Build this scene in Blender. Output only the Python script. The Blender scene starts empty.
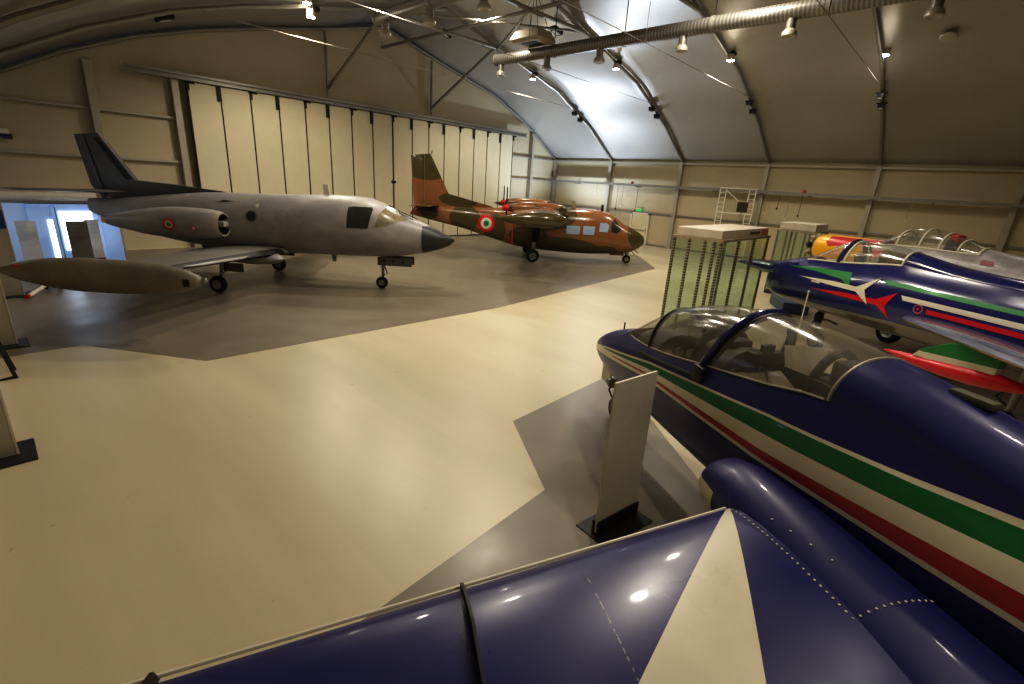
import bpy, bmesh, math, random
from mathutils import Vector, Matrix
random.seed(7)
C = bpy.context.scene.collection
PI = math.pi
def R(d): return math.radians(d)
def lerp(a, b, t): return a + (b - a) * t

# ------------------------------------------------------------------ node helpers
class X:
    """a socket (or number) with arithmetic"""
    def __init__(s, nt, v): s.nt, s.v = nt, v
    def _m(s, op, *o):
        n = s.nt.nodes.new('ShaderNodeMath'); n.operation = op
        for i, a in enumerate((s,) + o):
            a = a.v if isinstance(a, X) else a
            if isinstance(a, (int, float)): n.inputs[i].default_value = a
            else: s.nt.links.new(a, n.inputs[i])
        return X(s.nt, n.outputs[0])
    def __add__(s, o): return s._m('ADD', o)
    __radd__ = __add__
    def __sub__(s, o): return s._m('SUBTRACT', o)
    def __rsub__(s, o): return X(s.nt, o)._m('SUBTRACT', s)
    def __mul__(s, o): return s._m('MULTIPLY', o)
    __rmul__ = __mul__
    def __truediv__(s, o): return s._m('DIVIDE', o)
    def lt(s, o): return s._m('LESS_THAN', o)
    def gt(s, o): return s._m('GREATER_THAN', o)
    def max(s, o): return s._m('MAXIMUM', o)
    def min(s, o): return s._m('MINIMUM', o)
    def abs(s): return s._m('ABSOLUTE')
    def sin(s): return s._m('SINE')
    def sqrt(s): return s._m('SQRT')
    def fract(s): return s._m('FRACT')
    def inv(s): return s._m('MULTIPLY', -1.0)._m('ADD', 1.0)

class P:
    """pattern context: object coordinates x, y, z plus colour helpers"""
    def __init__(s, nt, coord='Object'):
        s.nt = nt
        tc = nt.nodes.new('ShaderNodeTexCoord'); s.co = tc.outputs[coord]
        sp = nt.nodes.new('ShaderNodeSeparateXYZ'); nt.links.new(s.co, sp.inputs[0])
        s.x, s.y, s.z = (X(nt, sp.outputs[i]) for i in range(3))
        g = nt.nodes.new('ShaderNodeNewGeometry')
        sp = nt.nodes.new('ShaderNodeSeparateXYZ'); nt.links.new(g.outputs['Normal'], sp.inputs[0])
        s.nz = X(nt, sp.outputs[2])
    def noise(s, scale, detail=3, rough=.55, stretch=None):
        n = s.nt.nodes.new('ShaderNodeTexNoise'); n.inputs['Scale'].default_value = scale
        n.inputs['Detail'].default_value = detail; n.inputs['Roughness'].default_value = rough
        src = s.co
        if stretch:
            m = s.nt.nodes.new('ShaderNodeMapping'); m.inputs['Scale'].default_value = stretch
            s.nt.links.new(src, m.inputs[0]); src = m.outputs[0]
        s.nt.links.new(src, n.inputs['Vector'])
        return X(s.nt, n.outputs[0])
    def mix(s, f, a, b, mode='MIX'):
        n = s.nt.nodes.new('ShaderNodeMix'); n.data_type = 'RGBA'; n.blend_type = mode
        def put(i, v):
            if isinstance(v, X): v = v.v
            if isinstance(v, (tuple, list)): n.inputs[i].default_value = (*v[:3], 1)
            elif isinstance(v, (int, float)): n.inputs[i].default_value = v
            else: s.nt.links.new(v, n.inputs[i])
        put(0, f); put(6, a); put(7, b)
        return n.outputs[2]
    def ramp(s, v, a, b):
        n = s.nt.nodes.new('ShaderNodeMapRange'); n.inputs[1].default_value = a; n.inputs[2].default_value = b
        s.nt.links.new(v.v, n.inputs[0]); return X(s.nt, n.outputs[0])
    def pw(s, v, pts):
        """piecewise-linear function through pts"""
        (x0, y0), r, k0 = pts[0], None, 0.0
        r = v * 0.0 + y0
        for (xa, ya), (xb, yb) in zip(pts, pts[1:]):
            k = (yb - ya) / (xb - xa); r = r + (v - xa).max(0.0) * (k - k0); k0 = k
        return r

def mat(name, col=(.5, .5, .5), rough=.5, metal=0., fn=None, var=.12, vs=3., coat=0., bump=0., bs=60., emit=None, spec=.5, rvar=0., coord='Object'):
    m = bpy.data.materials.new(name); m.use_nodes = True; nt = m.node_tree
    b = nt.nodes['Principled BSDF']; p = P(nt, coord)
    b.inputs['Roughness'].default_value = rough; b.inputs['Metallic'].default_value = metal
    b.inputs['Coat Weight'].default_value = coat; b.inputs['Coat Roughness'].default_value = .06
    b.inputs['Specular IOR Level'].default_value = spec
    base = fn(p) if fn else col
    if var:
        n = p.noise(vs, 5)
        base = p.mix(1.0, base, p.mix(n, (1 - var,) * 3, (1 + var,) * 3), 'MULTIPLY')
    if isinstance(base, (tuple, list)): b.inputs['Base Color'].default_value = (*base[:3], 1)
    else: nt.links.new(base, b.inputs['Base Color'])
    if rvar:
        r = p.ramp(p.noise(vs * .7, 4), .3, .7) * rvar + (rough - rvar / 2); nt.links.new(r.v, b.inputs['Roughness'])
    if bump:
        bn = nt.nodes.new('ShaderNodeBump'); bn.inputs['Strength'].default_value = bump; bn.inputs['Distance'].default_value = .02
        nt.links.new(p.noise(bs, 3).v, bn.inputs['Height']); nt.links.new(bn.outputs[0], b.inputs['Normal'])
    if emit:
        b.inputs['Emission Color'].default_value = (*emit[:3], 1); b.inputs['Emission Strength'].default_value = emit[3]
    return m

def glass(name, tint=(.9, .93, .9), refl=.10, haze=.05, hazecol=(.8, .78, .7), rough=.03, graz=.55):
    m = bpy.data.materials.new(name); m.use_nodes = True; nt = m.node_tree
    for n in list(nt.nodes): nt.nodes.remove(n)
    o = nt.nodes.new('ShaderNodeOutputMaterial'); t = nt.nodes.new('ShaderNodeBsdfTransparent'); g = nt.nodes.new('ShaderNodeBsdfGlossy')
    d = nt.nodes.new('ShaderNodeBsdfDiffuse'); lw = nt.nodes.new('ShaderNodeLayerWeight')
    t.inputs[0].default_value = (*tint, 1); g.inputs['Roughness'].default_value = rough; d.inputs[0].default_value = (*hazecol, 1)
    lw.inputs[0].default_value = .35
    a = nt.nodes.new('ShaderNodeMath'); a.operation = 'MULTIPLY_ADD'; a.inputs[1].default_value = graz; a.inputs[2].default_value = refl
    a.use_clamp = True
    nt.links.new(lw.outputs['Facing'], a.inputs[0])
    pw = nt.nodes.new('ShaderNodeMath'); pw.operation = 'POWER'; pw.inputs[1].default_value = 2.2
    nt.links.new(lw.outputs['Facing'], pw.inputs[0]); nt.links.new(pw.outputs[0], a.inputs[0])
    m1 = nt.nodes.new('ShaderNodeMixShader'); m1.inputs[0].default_value = haze
    nt.links.new(t.outputs[0], m1.inputs[1]); nt.links.new(d.outputs[0], m1.inputs[2])
    m2 = nt.nodes.new('ShaderNodeMixShader'); nt.links.new(a.outputs[0], m2.inputs[0])
    nt.links.new(m1.outputs[0], m2.inputs[1]); nt.links.new(g.outputs[0], m2.inputs[2]); nt.links.new(m2.outputs[0], o.inputs[0])
    return m

# ------------------------------------------------------------------ mesh helpers
def link(name, me, mats, parent=None, smooth=True, angle=40):
    o = bpy.data.objects.new(name, me); C.objects.link(o)
    for m in (mats if isinstance(mats, (list, tuple)) else [mats]): me.materials.append(m)
    if smooth:
        for p in me.polygons: p.use_smooth = True
        try: me.set_sharp_from_angle(angle=R(angle))
        except Exception: pass
    if parent: o.parent = parent
    return o

class MB:
    def __init__(s): s.v, s.f, s.mi, s.cur = [], [], [], 0
    def add(s, vs, fs):
        n = len(s.v); s.v += [tuple(v) for v in vs]
        for f in fs: s.f.append([i + n for i in f]); s.mi.append(s.cur)
        return s
    def box(s, c, d, rot=None, bev=0):
        bm = bmesh.new(); bmesh.ops.create_cube(bm, size=1)
        for v in bm.verts: v.co = Vector((v.co.x * d[0], v.co.y * d[1], v.co.z * d[2]))
        if bev: bmesh.ops.bevel(bm, geom=bm.edges[:], offset=bev, segments=2, affect='EDGES', profile=.6)
        M = (Matrix.Rotation(rot, 3, 'Z') if isinstance(rot, (int, float)) else rot) if rot is not None else Matrix.Identity(3)
        bm.verts.index_update()
        s.add([M @ v.co + Vector(c) for v in bm.verts], [[v.index for v in f.verts] for f in bm.faces]); bm.free(); return s
    def hexa(s, p):  # 8 points: bottom 4, top 4
        return s.add(p, [(3, 2, 1, 0), (4, 5, 6, 7), (0, 1, 5, 4), (1, 2, 6, 5), (2, 3, 7, 6), (3, 0, 4, 7)])
    def tube(s, pts, r, n=10, cap=True):
        pts = [Vector(p) for p in pts]; rs = r if isinstance(r, (list, tuple)) else [r] * len(pts)
        rings = []; up = None
        for i, p in enumerate(pts):
            d = (pts[min(i + 1, len(pts) - 1)] - pts[max(i - 1, 0)]).normalized()
            if up is None: up = Vector((0, 0, 1)) if abs(d.z) < .9 else Vector((1, 0, 0))
            a = d.cross(up).normalized(); b = a.cross(d).normalized(); up = b
            rings.append([p + (a * math.cos(2 * PI * k / n) + b * math.sin(2 * PI * k / n)) * rs[i] for k in range(n)])
        return s.rings(rings, cap)
    def rings(s, rings, cap=True, closed=True):
        n = len(rings[0]); vs = [v for r in rings for v in r]; fs = []
        for i in range(len(rings) - 1):
            for k in range(n if closed else n - 1):
                k2 = (k + 1) % n; fs.append((i * n + k, i * n + k2, (i + 1) * n + k2, (i + 1) * n + k))
        if cap and closed: fs.append(tuple(range(n - 1, -1, -1))); fs.append(tuple((len(rings) - 1) * n + k for k in range(n)))
        return s.add(vs, fs)
    def lathe(s, prof, axis='Z', c=(0, 0, 0), n=20, cap=True):
        def pt(r, h, k):
            a, b = r * math.cos(2 * PI * k / n), r * math.sin(2 * PI * k / n)
            q = {'Z': (a, b, h), 'X': (h, a, b), 'Y': (b, h, a)}[axis]
            return (q[0] + c[0], q[1] + c[1], q[2] + c[2])
        return s.rings([[pt(max(r, 1e-4), h, k) for k in range(n)] for r, h in prof], cap)
    def sphere(s, c, d, n=14):
        prof = [(math.sin(PI * i / 10), -math.cos(PI * i / 10)) for i in range(11)]
        vs = [[(c[0] + d[0] * r * math.cos(2 * PI * k / n), c[1] + d[1] * r * math.sin(2 * PI * k / n), c[2] + d[2] * h) for k in range(n)] for r, h in [(max(a, 1e-4), b) for a, b in prof]]
        return s.rings(vs)
    def prism(s, poly, y0, y1, plane='XZ'):
        def q(a, b, t): return {'XZ': (a, t, b), 'XY': (a, b, t), 'YZ': (t, a, b)}[plane]
        n = len(poly); vs = [q(a, b, y0) for a, b in poly] + [q(a, b, y1) for a, b in poly]
        fs = [tuple(range(n)), tuple(range(2 * n - 1, n - 1, -1))] + [(k, k + n, (k + 1) % n + n, (k + 1) % n) for k in range(n)]
        return s.add(vs, fs)
    def build(s, name, mats, parent=None, smooth=True, angle=40, bev=0):
        me = bpy.data.meshes.new(name); me.from_pydata(s.v, [], s.f)
        bm = bmesh.new(); bm.from_mesh(me)
        for i, f in enumerate(bm.faces): f.material_index = s.mi[i]
        bmesh.ops.recalc_face_normals(bm, faces=bm.faces[:]); bm.to_mesh(me); bm.free()
        o = link(name, me, mats, parent, smooth, angle)
        if bev:
            m = o.modifiers.new('bevel', 'BEVEL'); m.width = bev; m.segments = 2; m.limit_method = 'ANGLE'; m.angle_limit = R(50)
        return o

def thing(name, label, cat, loc=(0, 0, 0), rz=0, group=None):
    o = bpy.data.objects.new(name, None); C.objects.link(o); o.location = loc; o.rotation_euler = (0, 0, rz)
    o.empty_display_size = .2; o['label'] = label; o['category'] = cat
    if group: o['group'] = group
    return o
def tag(o, label, cat, group=None):
    o['label'] = label; o['category'] = cat
    if group: o['group'] = group
    return o
def struct(o): o['kind'] = 'structure'; return o
def dup(root, loc, rz=None, label=None):
    r = root.copy(); C.objects.link(r); r.location = loc
    if rz is not None: r.rotation_euler = (0, 0, rz)
    if label: r['label'] = label
    for ch in list(root.children):
        c = ch.copy(); C.objects.link(c); c.parent = r
        for g in list(ch.children):
            d = g.copy(); C.objects.link(d); d.parent = c
    return r

# ------------------------------------------------------------------ lofted bodies
def pchip(xs, ys, x):
    n = len(xs)
    if x <= xs[0]: return ys[0]
    if x >= xs[-1]: return ys[-1]
    h = [xs[i + 1] - xs[i] for i in range(n - 1)]; d = [(ys[i + 1] - ys[i]) / h[i] for i in range(n - 1)]
    def slope(i):
        if i == 0: return d[0]
        if i == n - 1: return d[-1]
        if d[i - 1] * d[i] <= 0: return 0.
        w1, w2 = 2 * h[i] + h[i - 1], h[i] + 2 * h[i - 1]
        return (w1 + w2) / (w1 / d[i - 1] + w2 / d[i])
    i = max(k for k in range(n - 1) if xs[k] <= x)
    t = (x - xs[i]) / h[i]; a, b = slope(i), slope(i + 1)
    return (ys[i] * (1 + 2 * t) * (1 - t) ** 2 + a * h[i] * t * (1 - t) ** 2 + ys[i + 1] * t * t * (3 - 2 * t) + b * h[i] * t * t * (t - 1))

NL, NM, NU = 7, 4, 10      # segments: belly, side, top
class Body:
    """symmetric lofted body along x; stations (x, zb, zw, w, zs, ws, zt); zs=None for a round top"""
    def __init__(s, st, n=2.0, step=.18, extra=(), nb=None):
        st = sorted(st); s.n = n; s.nb = nb or n
        full = []
        for x, zb, zw, w, zs, ws, zt in st:
            if zs is None:
                full.append((x, zb, zw, w, zw + (zt - zw) * .55, None, zt))
            else: full.append((x, zb, zw, w, zs, ws, zt))
        s.st = full; s.x0, s.x1 = st[0][0], st[-1][0]
        s.sx = [f[0] for f in full]; s.secs = [s._half(f) for f in full]
        xs = set([round(f[0], 4) for f in full] + [round(e, 4) for e in extra])
        for a, b in zip(s.sx, s.sx[1:]):
            k = max(1, int((b - a) / step))
            for i in range(1, k): xs.add(round(a + (b - a) * i / k, 4))
        s.xs = sorted(xs); s.grid = [s.half(x) for x in s.xs]
    def _half(s, f):
        x, zb, zw, w, zs, ws, zt = f; pts = []; n, nb = s.n, s.nb
        for i in range(NL):
            a = PI / 2 * i / NL
            pts.append((w * math.sin(a) ** (2 / nb) if i else 0., zw - (zw - zb) * math.cos(a) ** (2 / nb)))
        if ws is None:
            ts = .55
            a0 = math.asin(ts ** (n / 2)); A = [a0 * i / NM for i in range(NM)] + [a0 + (PI / 2 - a0) * i / NU for i in range(NU + 1)]
            for a in A: pts.append((w * max(math.cos(a), 0) ** (2 / n), zw + (zt - zw) * math.sin(a) ** (2 / n)))
        else:
            b = (zs - zw) / math.sqrt(max(1 - (ws / w) ** 2, .02))
            for i in range(NM):
                z = zw + (zs - zw) * i / NM; pts.append((w * math.sqrt(max(1 - ((z - zw) / b) ** 2, 0)), z))
            for i in range(NU + 1):
                a = PI / 2 * i / NU; pts.append((ws * max(math.cos(a), 0) ** .93, zs + (zt - zs) * math.sin(a) ** 1.06))
        pts[-1] = (0., pts[-1][1]); return pts
    def half(s, x):
        return [(pchip(s.sx, [q[j][0] for q in s.secs], x), pchip(s.sx, [q[j][1] for q in s.secs], x)) for j in range(len(s.secs[0]))]
    def y(s, x, z):
        h = s.half(x)
        for (ya, za), (yb, zb) in zip(h, h[1:]):
            if za <= z <= zb and zb > za: return lerp(ya, yb, (z - za) / (zb - za))
        return 0.
    def top(s, x): return s.half(x)[-1][1]
    def build(s, name, mats, parent=None, glass_fn=None, glass_name='canopy', glass_mat=None, cap0=True, cap1=True, loc=None, drop=None):
        N = len(s.grid[0]); ring = lambda h, x: [(x, y, z) for y, z in h] + [(x, -y, z) for y, z in h[-2:0:-1]]
        rings = [ring(h, x) for h, x in zip(s.grid, s.xs)]; n = len(rings[0])
        body, gl = MB(), MB(); vs = [v for r in rings for v in r]
        bf, gf = [], []
        for i in range(len(rings) - 1):
            for k in range(n):
                k2 = (k + 1) % n; j = min(k if k < N - 1 else n - 1 - k, N)
                f = (i * n + k, i * n + k2, (i + 1) * n + k2, (i + 1) * n + k)
                xm = (s.xs[i] + s.xs[i + 1]) / 2
                if glass_fn and glass_fn(xm, j): gf.append(f)
                elif drop and drop(xm, j): pass
                else: bf.append(f)
        if cap0: bf.append(tuple(range(n)))
        if cap1: bf.append(tuple((len(rings) - 1) * n + k for k in range(n)))
        body.add(vs, bf); o = body.build(name, mats, parent)
        if gf:
            used = sorted({i for f in gf for i in f}); mp = {a: b for b, a in enumerate(used)}
            gl.add([vs[i] for i in used], [tuple(mp[i] for i in f) for f in gf])
            g = gl.build(glass_name, glass_mat, parent)
        for q in (o,) + ((g,) if gf else ()):
            bm = bmesh.new(); bm.from_mesh(q.data); bmesh.ops.delete(bm, geom=[v for v in bm.verts if not v.link_faces], context='VERTS')
            bmesh.ops.remove_doubles(bm, verts=bm.verts[:], dist=.0005); bm.to_mesh(q.data); bm.free()
        if loc: o.location = loc
        return (o, g) if gf else o
    def arc(s, x, j0=NL + NM, inset=0.):
        """points of the section at x above index j0, left to right"""
        h = s.half(x)[j0:]
        pts = [(x, y, z) for y, z in h] + [(x, -y, z) for y, z in h[-2::-1]]
        return pts
    def decal(s, name, poly, side, mats, parent, off=.006, size=.1, mi=None):
        bm = bmesh.new(); bm.faces.new([bm.verts.new((a, b, 0)) for a, b in poly])
        bmesh.ops.triangulate(bm, faces=bm.faces[:])
        for _ in range(6):
            e = [e for e in bm.edges if e.calc_length() > size]
            if not e: break
            bmesh.ops.subdivide_edges(bm, edges=e, cuts=1, use_grid_fill=False); bmesh.ops.triangulate(bm, faces=[f for f in bm.faces if len(f.verts) > 3])
        for v in bm.verts:
            x, z = v.co.x, v.co.y; y = s.y(x, z); e = .01
            dz = (s.y(x, z + e) - s.y(x, z - e)) / (2 * e); dx = (s.y(x + e, z) - s.y(x - e, z)) / (2 * e)
            nv = Vector((-dx, 1, -dz)).normalized(); q = Vector((x, y, z)) + nv * off
            v.co = (q.x, q.y * side, q.z)
        me = bpy.data.meshes.new(name)
        bmesh.ops.recalc_face_normals(bm, faces=bm.faces[:]); bm.to_mesh(me)
        c = sum((f.normal.y * side for f in bm.faces), 0.)
        if c < 0:
            bmesh.ops.reverse_faces(bm, faces=bm.faces[:]); bm.to_mesh(me)
        bm.free(); return link(name, me, mats, parent)
    def disc(s, name, c, rads, side, mats, parent, off=.007):
        """concentric rings of different paint on the body's side"""
        mb = MB(); n = 28; vs = [(c[0], 0, c[1])]; fs = []; mi = []
        for r in sorted(rads): vs += [(c[0] + r * math.cos(2 * PI * k / n), 0, c[1] + r * math.sin(2 * PI * k / n)) for k in range(n)]
        for k in range(n): fs.append((0, 1 + k, 1 + (k + 1) % n)); mi.append(0)
        for i in range(len(rads) - 1):
            for k in range(n): a = 1 + i * n; fs.append((a + k, a + n + k, a + n + (k + 1) % n, a + (k + 1) % n)); mi.append(i + 1)
        vs = [(x, (s.y(x, z) + off) * side, z) for x, _, z in vs]
        mb.add(vs, fs); mb.mi = mi; return mb.build(name, mats, parent)

def airfoil(n=12):
    up, lo = [], []
    for i in range(n + 1):
        t = .5 - .5 * math.cos(PI * i / n)
        th = 5 * (.2969 * math.sqrt(t) - .126 * t - .3516 * t * t + .2843 * t ** 3 - .1036 * t ** 4)
        up.append((t, th)); lo.append((t, -th * .75))
    return up[::-1] + lo[1:-1]
def wing(name, m, parent, st, side=1, n=10):
    """st: (y, x of leading edge, chord, z, thickness ratio)"""
    rings = []
    for i in range(len(st) - 1):
        for k in range(n if i == len(st) - 2 else n):
            t = k / n; rings.append([lerp(a, b, t) for a, b in zip(st[i], st[i + 1])])
    rings.append(list(st[-1])); af = airfoil()
    mb = MB(); mb.rings([[(xl - c * t, y * side, z + c * th * q) for t, q in af] for y, xl, c, z, th in rings])
    return mb.build(name, m, parent, angle=60)
def plate_fin(name, m, parent, poly, th=.12, y=0.):
    """vertical tail surface: polygon in x,z with tapered rounded edges"""
    c = Vector((sum(p[0] for p in poly) / len(poly), sum(p[1] for p in poly) / len(poly)))
    ins = [tuple(Vector(p) + (c - Vector(p)) * min(1, .10)) for p in poly]
    mb = MB(); mb.rings([[(p[0], y - th / 2, p[1]) for p in ins], [(p[0], y - th * .15, p[1]) for p in poly], [(p[0], y + th * .15, p[1]) for p in poly], [(p[0], y + th / 2, p[1]) for p in ins]])
    return mb.build(name, m, parent, angle=60)

# ------------------------------------------------------------------ materials
CREAM = (.62, .56, .40)
def floorfn(p):
    st = p.noise(.5, 5, .6, (1.0, .18, 1)); c = p.mix(p.ramp(st, .3, .7), (.50, .445, .315), (.66, .60, .44))
    n = p.noise(5.5, 2); c = p.mix(n.gt(.745) * .35, c, (.22, .18, .10))
    return p.mix(p.ramp(p.noise(.22, 3), .35, .7) * .3, c, (.50, .43, .29))
m_floor = mat('cream resin floor', rough=.36, fn=floorfn, var=.07, vs=40, rvar=0, bump=.03, bs=6, spec=.45)
m_grey = mat('grey resin floor', (.235, .205, .16), .36, var=.16, vs=1.3, rvar=.16, bump=.02, bs=8, spec=.4)
def wallfn(p):
    n = p.noise(.5, 4); return p.mix(n, (.47, .41, .29), (.58, .51, .36))
m_wall = mat('beige fabric wall', rough=.75, fn=wallfn, var=.08, vs=14)
m_door = mat('cream door panel', (.66, .60, .43), .6, var=.06, vs=2)
def rooffn(p):
    n = p.noise(.35, 4); return p.mix(n, (.40, .38, .345), (.50, .475, .43))
m_roof = mat('grey roof membrane', rough=.33, metal=.4, fn=rooffn, var=.10, vs=10, spec=.8, bump=.06, bs=1.0)
m_steel = mat('galvanised steel', (.30, .29, .26), .42, .55, var=.15, vs=6)
m_alu = mat('pale aluminium', (.46, .43, .36), .45, .35, var=.1, vs=5)
m_black = mat('black rubber', (.012, .012, .012), .6, var=.1)
m_dark = mat('dark painted metal', (.03, .03, .032), .45, .2, var=.2)
m_darkgrey = mat('dark grey cockpit paint', (.035, .035, .036), .6, var=.3, vs=8)
m_white = mat('white paint', (.72, .70, .64), .45, var=.06)
m_warmwhite = mat('dusty white metal', (.60, .55, .46), .5, var=.15, vs=4)
m_wire = mat('steel wire', (.32, .30, .26), .5, .3, var=0)
m_red = mat('red paint', (.58, .012, .022), .35, var=.1, coat=.15)
m_green = mat('green paint', (.01, .22, .045), .45, var=.1, coat=.05)
m_ivory = mat('ivory paint', (.66, .62, .50), .45, var=.06, coat=.05)
m_blue = mat('gloss navy paint', (.018, .020, .115), .16, var=.25, vs=2.2, coat=.7)
m_canopy = glass('clear canopy glass', (.90, .90, .85), .06, .15, (.66, .62, .53), .13)
m_glass = glass('green tinted glass', (.92, .968, .93), .035, .028, (.66, .80, .62), .02, .18)
m_win = mat('dark window glass', (.04, .045, .038), .2, var=.4, vs=5)
m_winblue = mat('pale blue window glass', (.38, .48, .62), .12, var=.25, vs=2.5, coat=.5)
m_hub = mat('wheel hub metal', (.30, .29, .26), .4, .5, var=.2)
m_lamp = mat('lit lamp glass', (1, 1, 1), .3, var=0, emit=(1, .86, .66, 40))
m_lampcool = mat('cool lit lamp glass', (1, 1, 1), .3, var=0, emit=(.75, .85, 1, 40))
m_brown = mat('weathered brown leather', (.12, .075, .035), .7, var=.5, vs=14)
m_tan = mat('tan canvas webbing', (.36, .30, .20), .8, var=.3, vs=10)

# MB stripes --------------------------------------------------------
E1 = [(-1, 2.17), (1.08, 2.01), (2.76, 1.82), (4.6, 1.55), (5.9, 1.285), (6.6, 1.10)]
E2 = [(-1, 2.13), (1.08, 1.975), (2.76, 1.80), (4.6, 1.525), (5.9, 1.26), (6.6, 1.085)]
E3 = [(-1, 2.00), (1.08, 1.86), (2.76, 1.665), (4.6, 1.47), (5.9, 1.245), (6.6, 1.08)]
E4 = [(-1, 1.87), (1.08, 1.74), (2.76, 1.54), (4.6, 1.42), (5.9, 1.215), (6.6, 1.06)]
E5 = [(-1, 1.74), (1.08, 1.63), (2.76, 1.475), (4.6, 1.395), (5.9, 1.205), (6.6, 1.055)]
E6 = [(-1, 1.70), (1.08, 1.595), (2.76, 1.445), (4.6, 1.36), (5.9, 1.16), (6.6, 1.03)]
NAVY = (.020, .022, .125)
def mbfn(p):
    e = [p.pw(p.x, q) for q in (E1, E2, E3, E4, E5, E6)]
    c = NAVY
    c = p.mix(p.z.lt(e[5]) * p.z.lt(p.pw(p.x, [(5.0, .2), (5.6, .95), (6.6, 1.04)])), c, (.16, .15, .14))
    ivory = (.66, .62, .49)
    c = p.mix(p.z.lt(e[0]) * p.z.gt(e[5]), c, ivory)
    c = p.mix(p.z.lt(e[1]) * p.z.gt(e[2]) * p.x.lt(6.0), c, (.012, .155, .04))
    c = p.mix(p.z.lt(e[3]) * p.z.gt(e[4]) * p.x.lt(5.6), c, (.36, .02, .02))
    return c
m_mb = mat('navy paint with tricolour band', rough=.36, fn=mbfn, var=.2, vs=2.5, coat=.14)
def mbwing(p):
    y = p.y.abs()
    def side(a, b): # >0 on the right of a->b
        return (p.x - a[0]) * (b[1] - a[1]) - (y - a[1]) * (b[0] - a[0])
    A, L_, R_ = (2.43, 1.01), (1.33, 2.31), (1.22, 1.75)
    tri = side(A, L_).lt(0.) * side(A, R_).gt(0.) * y.gt(.9)
    c = p.mix(tri, NAVY, (.66, .62, .49))
    scr = (y - 2.33).abs().lt(.004) * p.noise(30, 2).gt(.52) * p.x.lt(1.9)
    c = p.mix(scr * .6, c, (.4, .38, .34))
    return p.mix(p.nz.lt(-.25), c, (.62, .58, .46))
m_mbwing = mat('navy wing with ivory arrow', rough=.32, fn=mbwing, var=.22, vs=2.2, coat=.12, rvar=.12)
def g91fn(p):
    return p.mix(p.z.lt(p.pw(p.x, [(0, 1.35), (7, 1.28), (8.4, 1.2), (10.6, 1.12)])), (.016, .019, .125), (.23, .21, .18))
m_g91 = mat('navy paint over grey belly', rough=.2, fn=g91fn, var=.22, vs=2.5, coat=.55)
m_g91wing = mat('blue grey wing paint', (.17, .18, .26), .22, fn=lambda p: p.mix(p.nz.lt(-.2), (.17, .18, .26), (.30, .27, .22)), var=.15, coat=.4)
def silverfn(p):
    n = p.noise(5, 6); c = p.mix(n, (.26, .25, .26), (.46, .44, .44))
    c = p.mix(p.x.gt(11.38), c, (.80, .42, .015))
    fl = p.x.lt(12.72) * p.z.gt(p.pw(p.x, [(10.7, 2.41), (12.55, 2.12), (12.72, 2.23)])) * p.z.lt(p.pw(p.x, [(10.7, 2.49), (12.72, 2.42)])) * p.x.gt(10.5)
    c = p.mix(fl, c, (.50, .012, .015))
    return c
m_silver = mat('weathered silver paint with yellow nose', rough=.35, fn=silverfn, var=.2, vs=9, metal=.15)
def pdfn(p):
    n = p.noise(1.1, 5, .6, (1, 1, 1.8))
    c = p.mix(p.ramp(n, .3, .7), (.27, .26, .26), (.40, .385, .375))
    c = p.mix(p.x.gt(1.32) * p.z.lt(2.02), c, (.045, .045, .046))
    return c
m_pd = mat('matt grey aircraft paint', rough=.42, fn=pdfn, var=.12, vs=6)
m_pdtank = mat('dull khaki grey tank paint', (.21, .19, .15), .5, var=.25, vs=2, fn=lambda p: p.mix(p.ramp(p.noise(1.3, 5), .35, .65), (.17, .155, .125), (.26, .23, .175)))
m_pddark = mat('dark grey tail paint', (.125, .121, .122), .5, var=.25, vs=3)
BR, OL = (.27, .125, .052), (.088, .070, .026)
def camofn(p):
    d = p.noise(1.4, 2) * .7 - .35
    f = None
    for (x, z, rx, rz) in [(-9.9, 4.05, 1.5, .72), (-8.3, 2.55, .95, .35), (-8.0, 1.75, .75, .55), (-6.6, 1.3, .5, .75), (-5.0, 1.1, .9, .5), (-3.5, .7, 1.9, .42), (-3.6, 2.2, .8, .7), (-1.5, .6, .9, .25), (.35, 1.5, .62, .7), (-2.9, .45, 1.5, .3), (-9.7, 1.9, .45, .3)]:
        e = ((p.x - x) / rx) * ((p.x - x) / rx) + ((p.z - z) / rz) * ((p.z - z) / rz)
        f = e if f is None else f.min(e)
    return p.mix((f + d * .9).lt(1.0), BR, OL)
m_camo = mat('brown and olive camouflage paint', rough=.22, fn=camofn, var=.18, vs=4, coat=.35)
m_olive = mat('olive paint', OL, .2, var=.2, vs=3, coat=.5)
m_camowing = mat('brown olive wing paint', rough=.25, fn=lambda p: p.mix(p.ramp(p.noise(.9, 2), .46, .50), BR, OL), var=.15, coat=.3)

# ------------------------------------------------------------------ the hall
HY = [24.1, 19.16, 14.06, 9.06, 4.0, -1.1, -6.2]
XL, XR, YB, YF = -1.0, 30.29, 24.2, -6.3
PROF = [(XL + .05, 4.42), (1.1, 5.78), (2.8, 6.72), (4.95, 7.66), (7.0, 8.32), (9.0, 8.85), (12.3, 9.62), (15.5, 10.45), (18.7, 9.68), (21.2, 9.10), (23.6, 8.55), (25.5, 7.75), (27.2, 7.0), (30.24, 5.25)]
def roof_z(x):
    return pchip([p[0] for p in PROF], [p[1] for p in PROF], x)
def quad(name, pts, m):
    mb = MB(); mb.add(pts, [tuple(range(len(pts)))]); return struct(mb.build(name, m, smooth=False))
mb = MB(); mb.box(((XL + XR) / 2, (YB + YF) / 2, -.1), (XR - XL + .6, YB - YF + .6, .2)); struct(mb.build('floor', m_floor, smooth=False))
h57 = (math.cos(R(57)), math.sin(R(57)))
def zone(name, poly):
    mb = MB(); mb.prism(poly, 0.0005, .003, 'XY'); struct(mb.build(name, m_grey, smooth=False))
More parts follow.
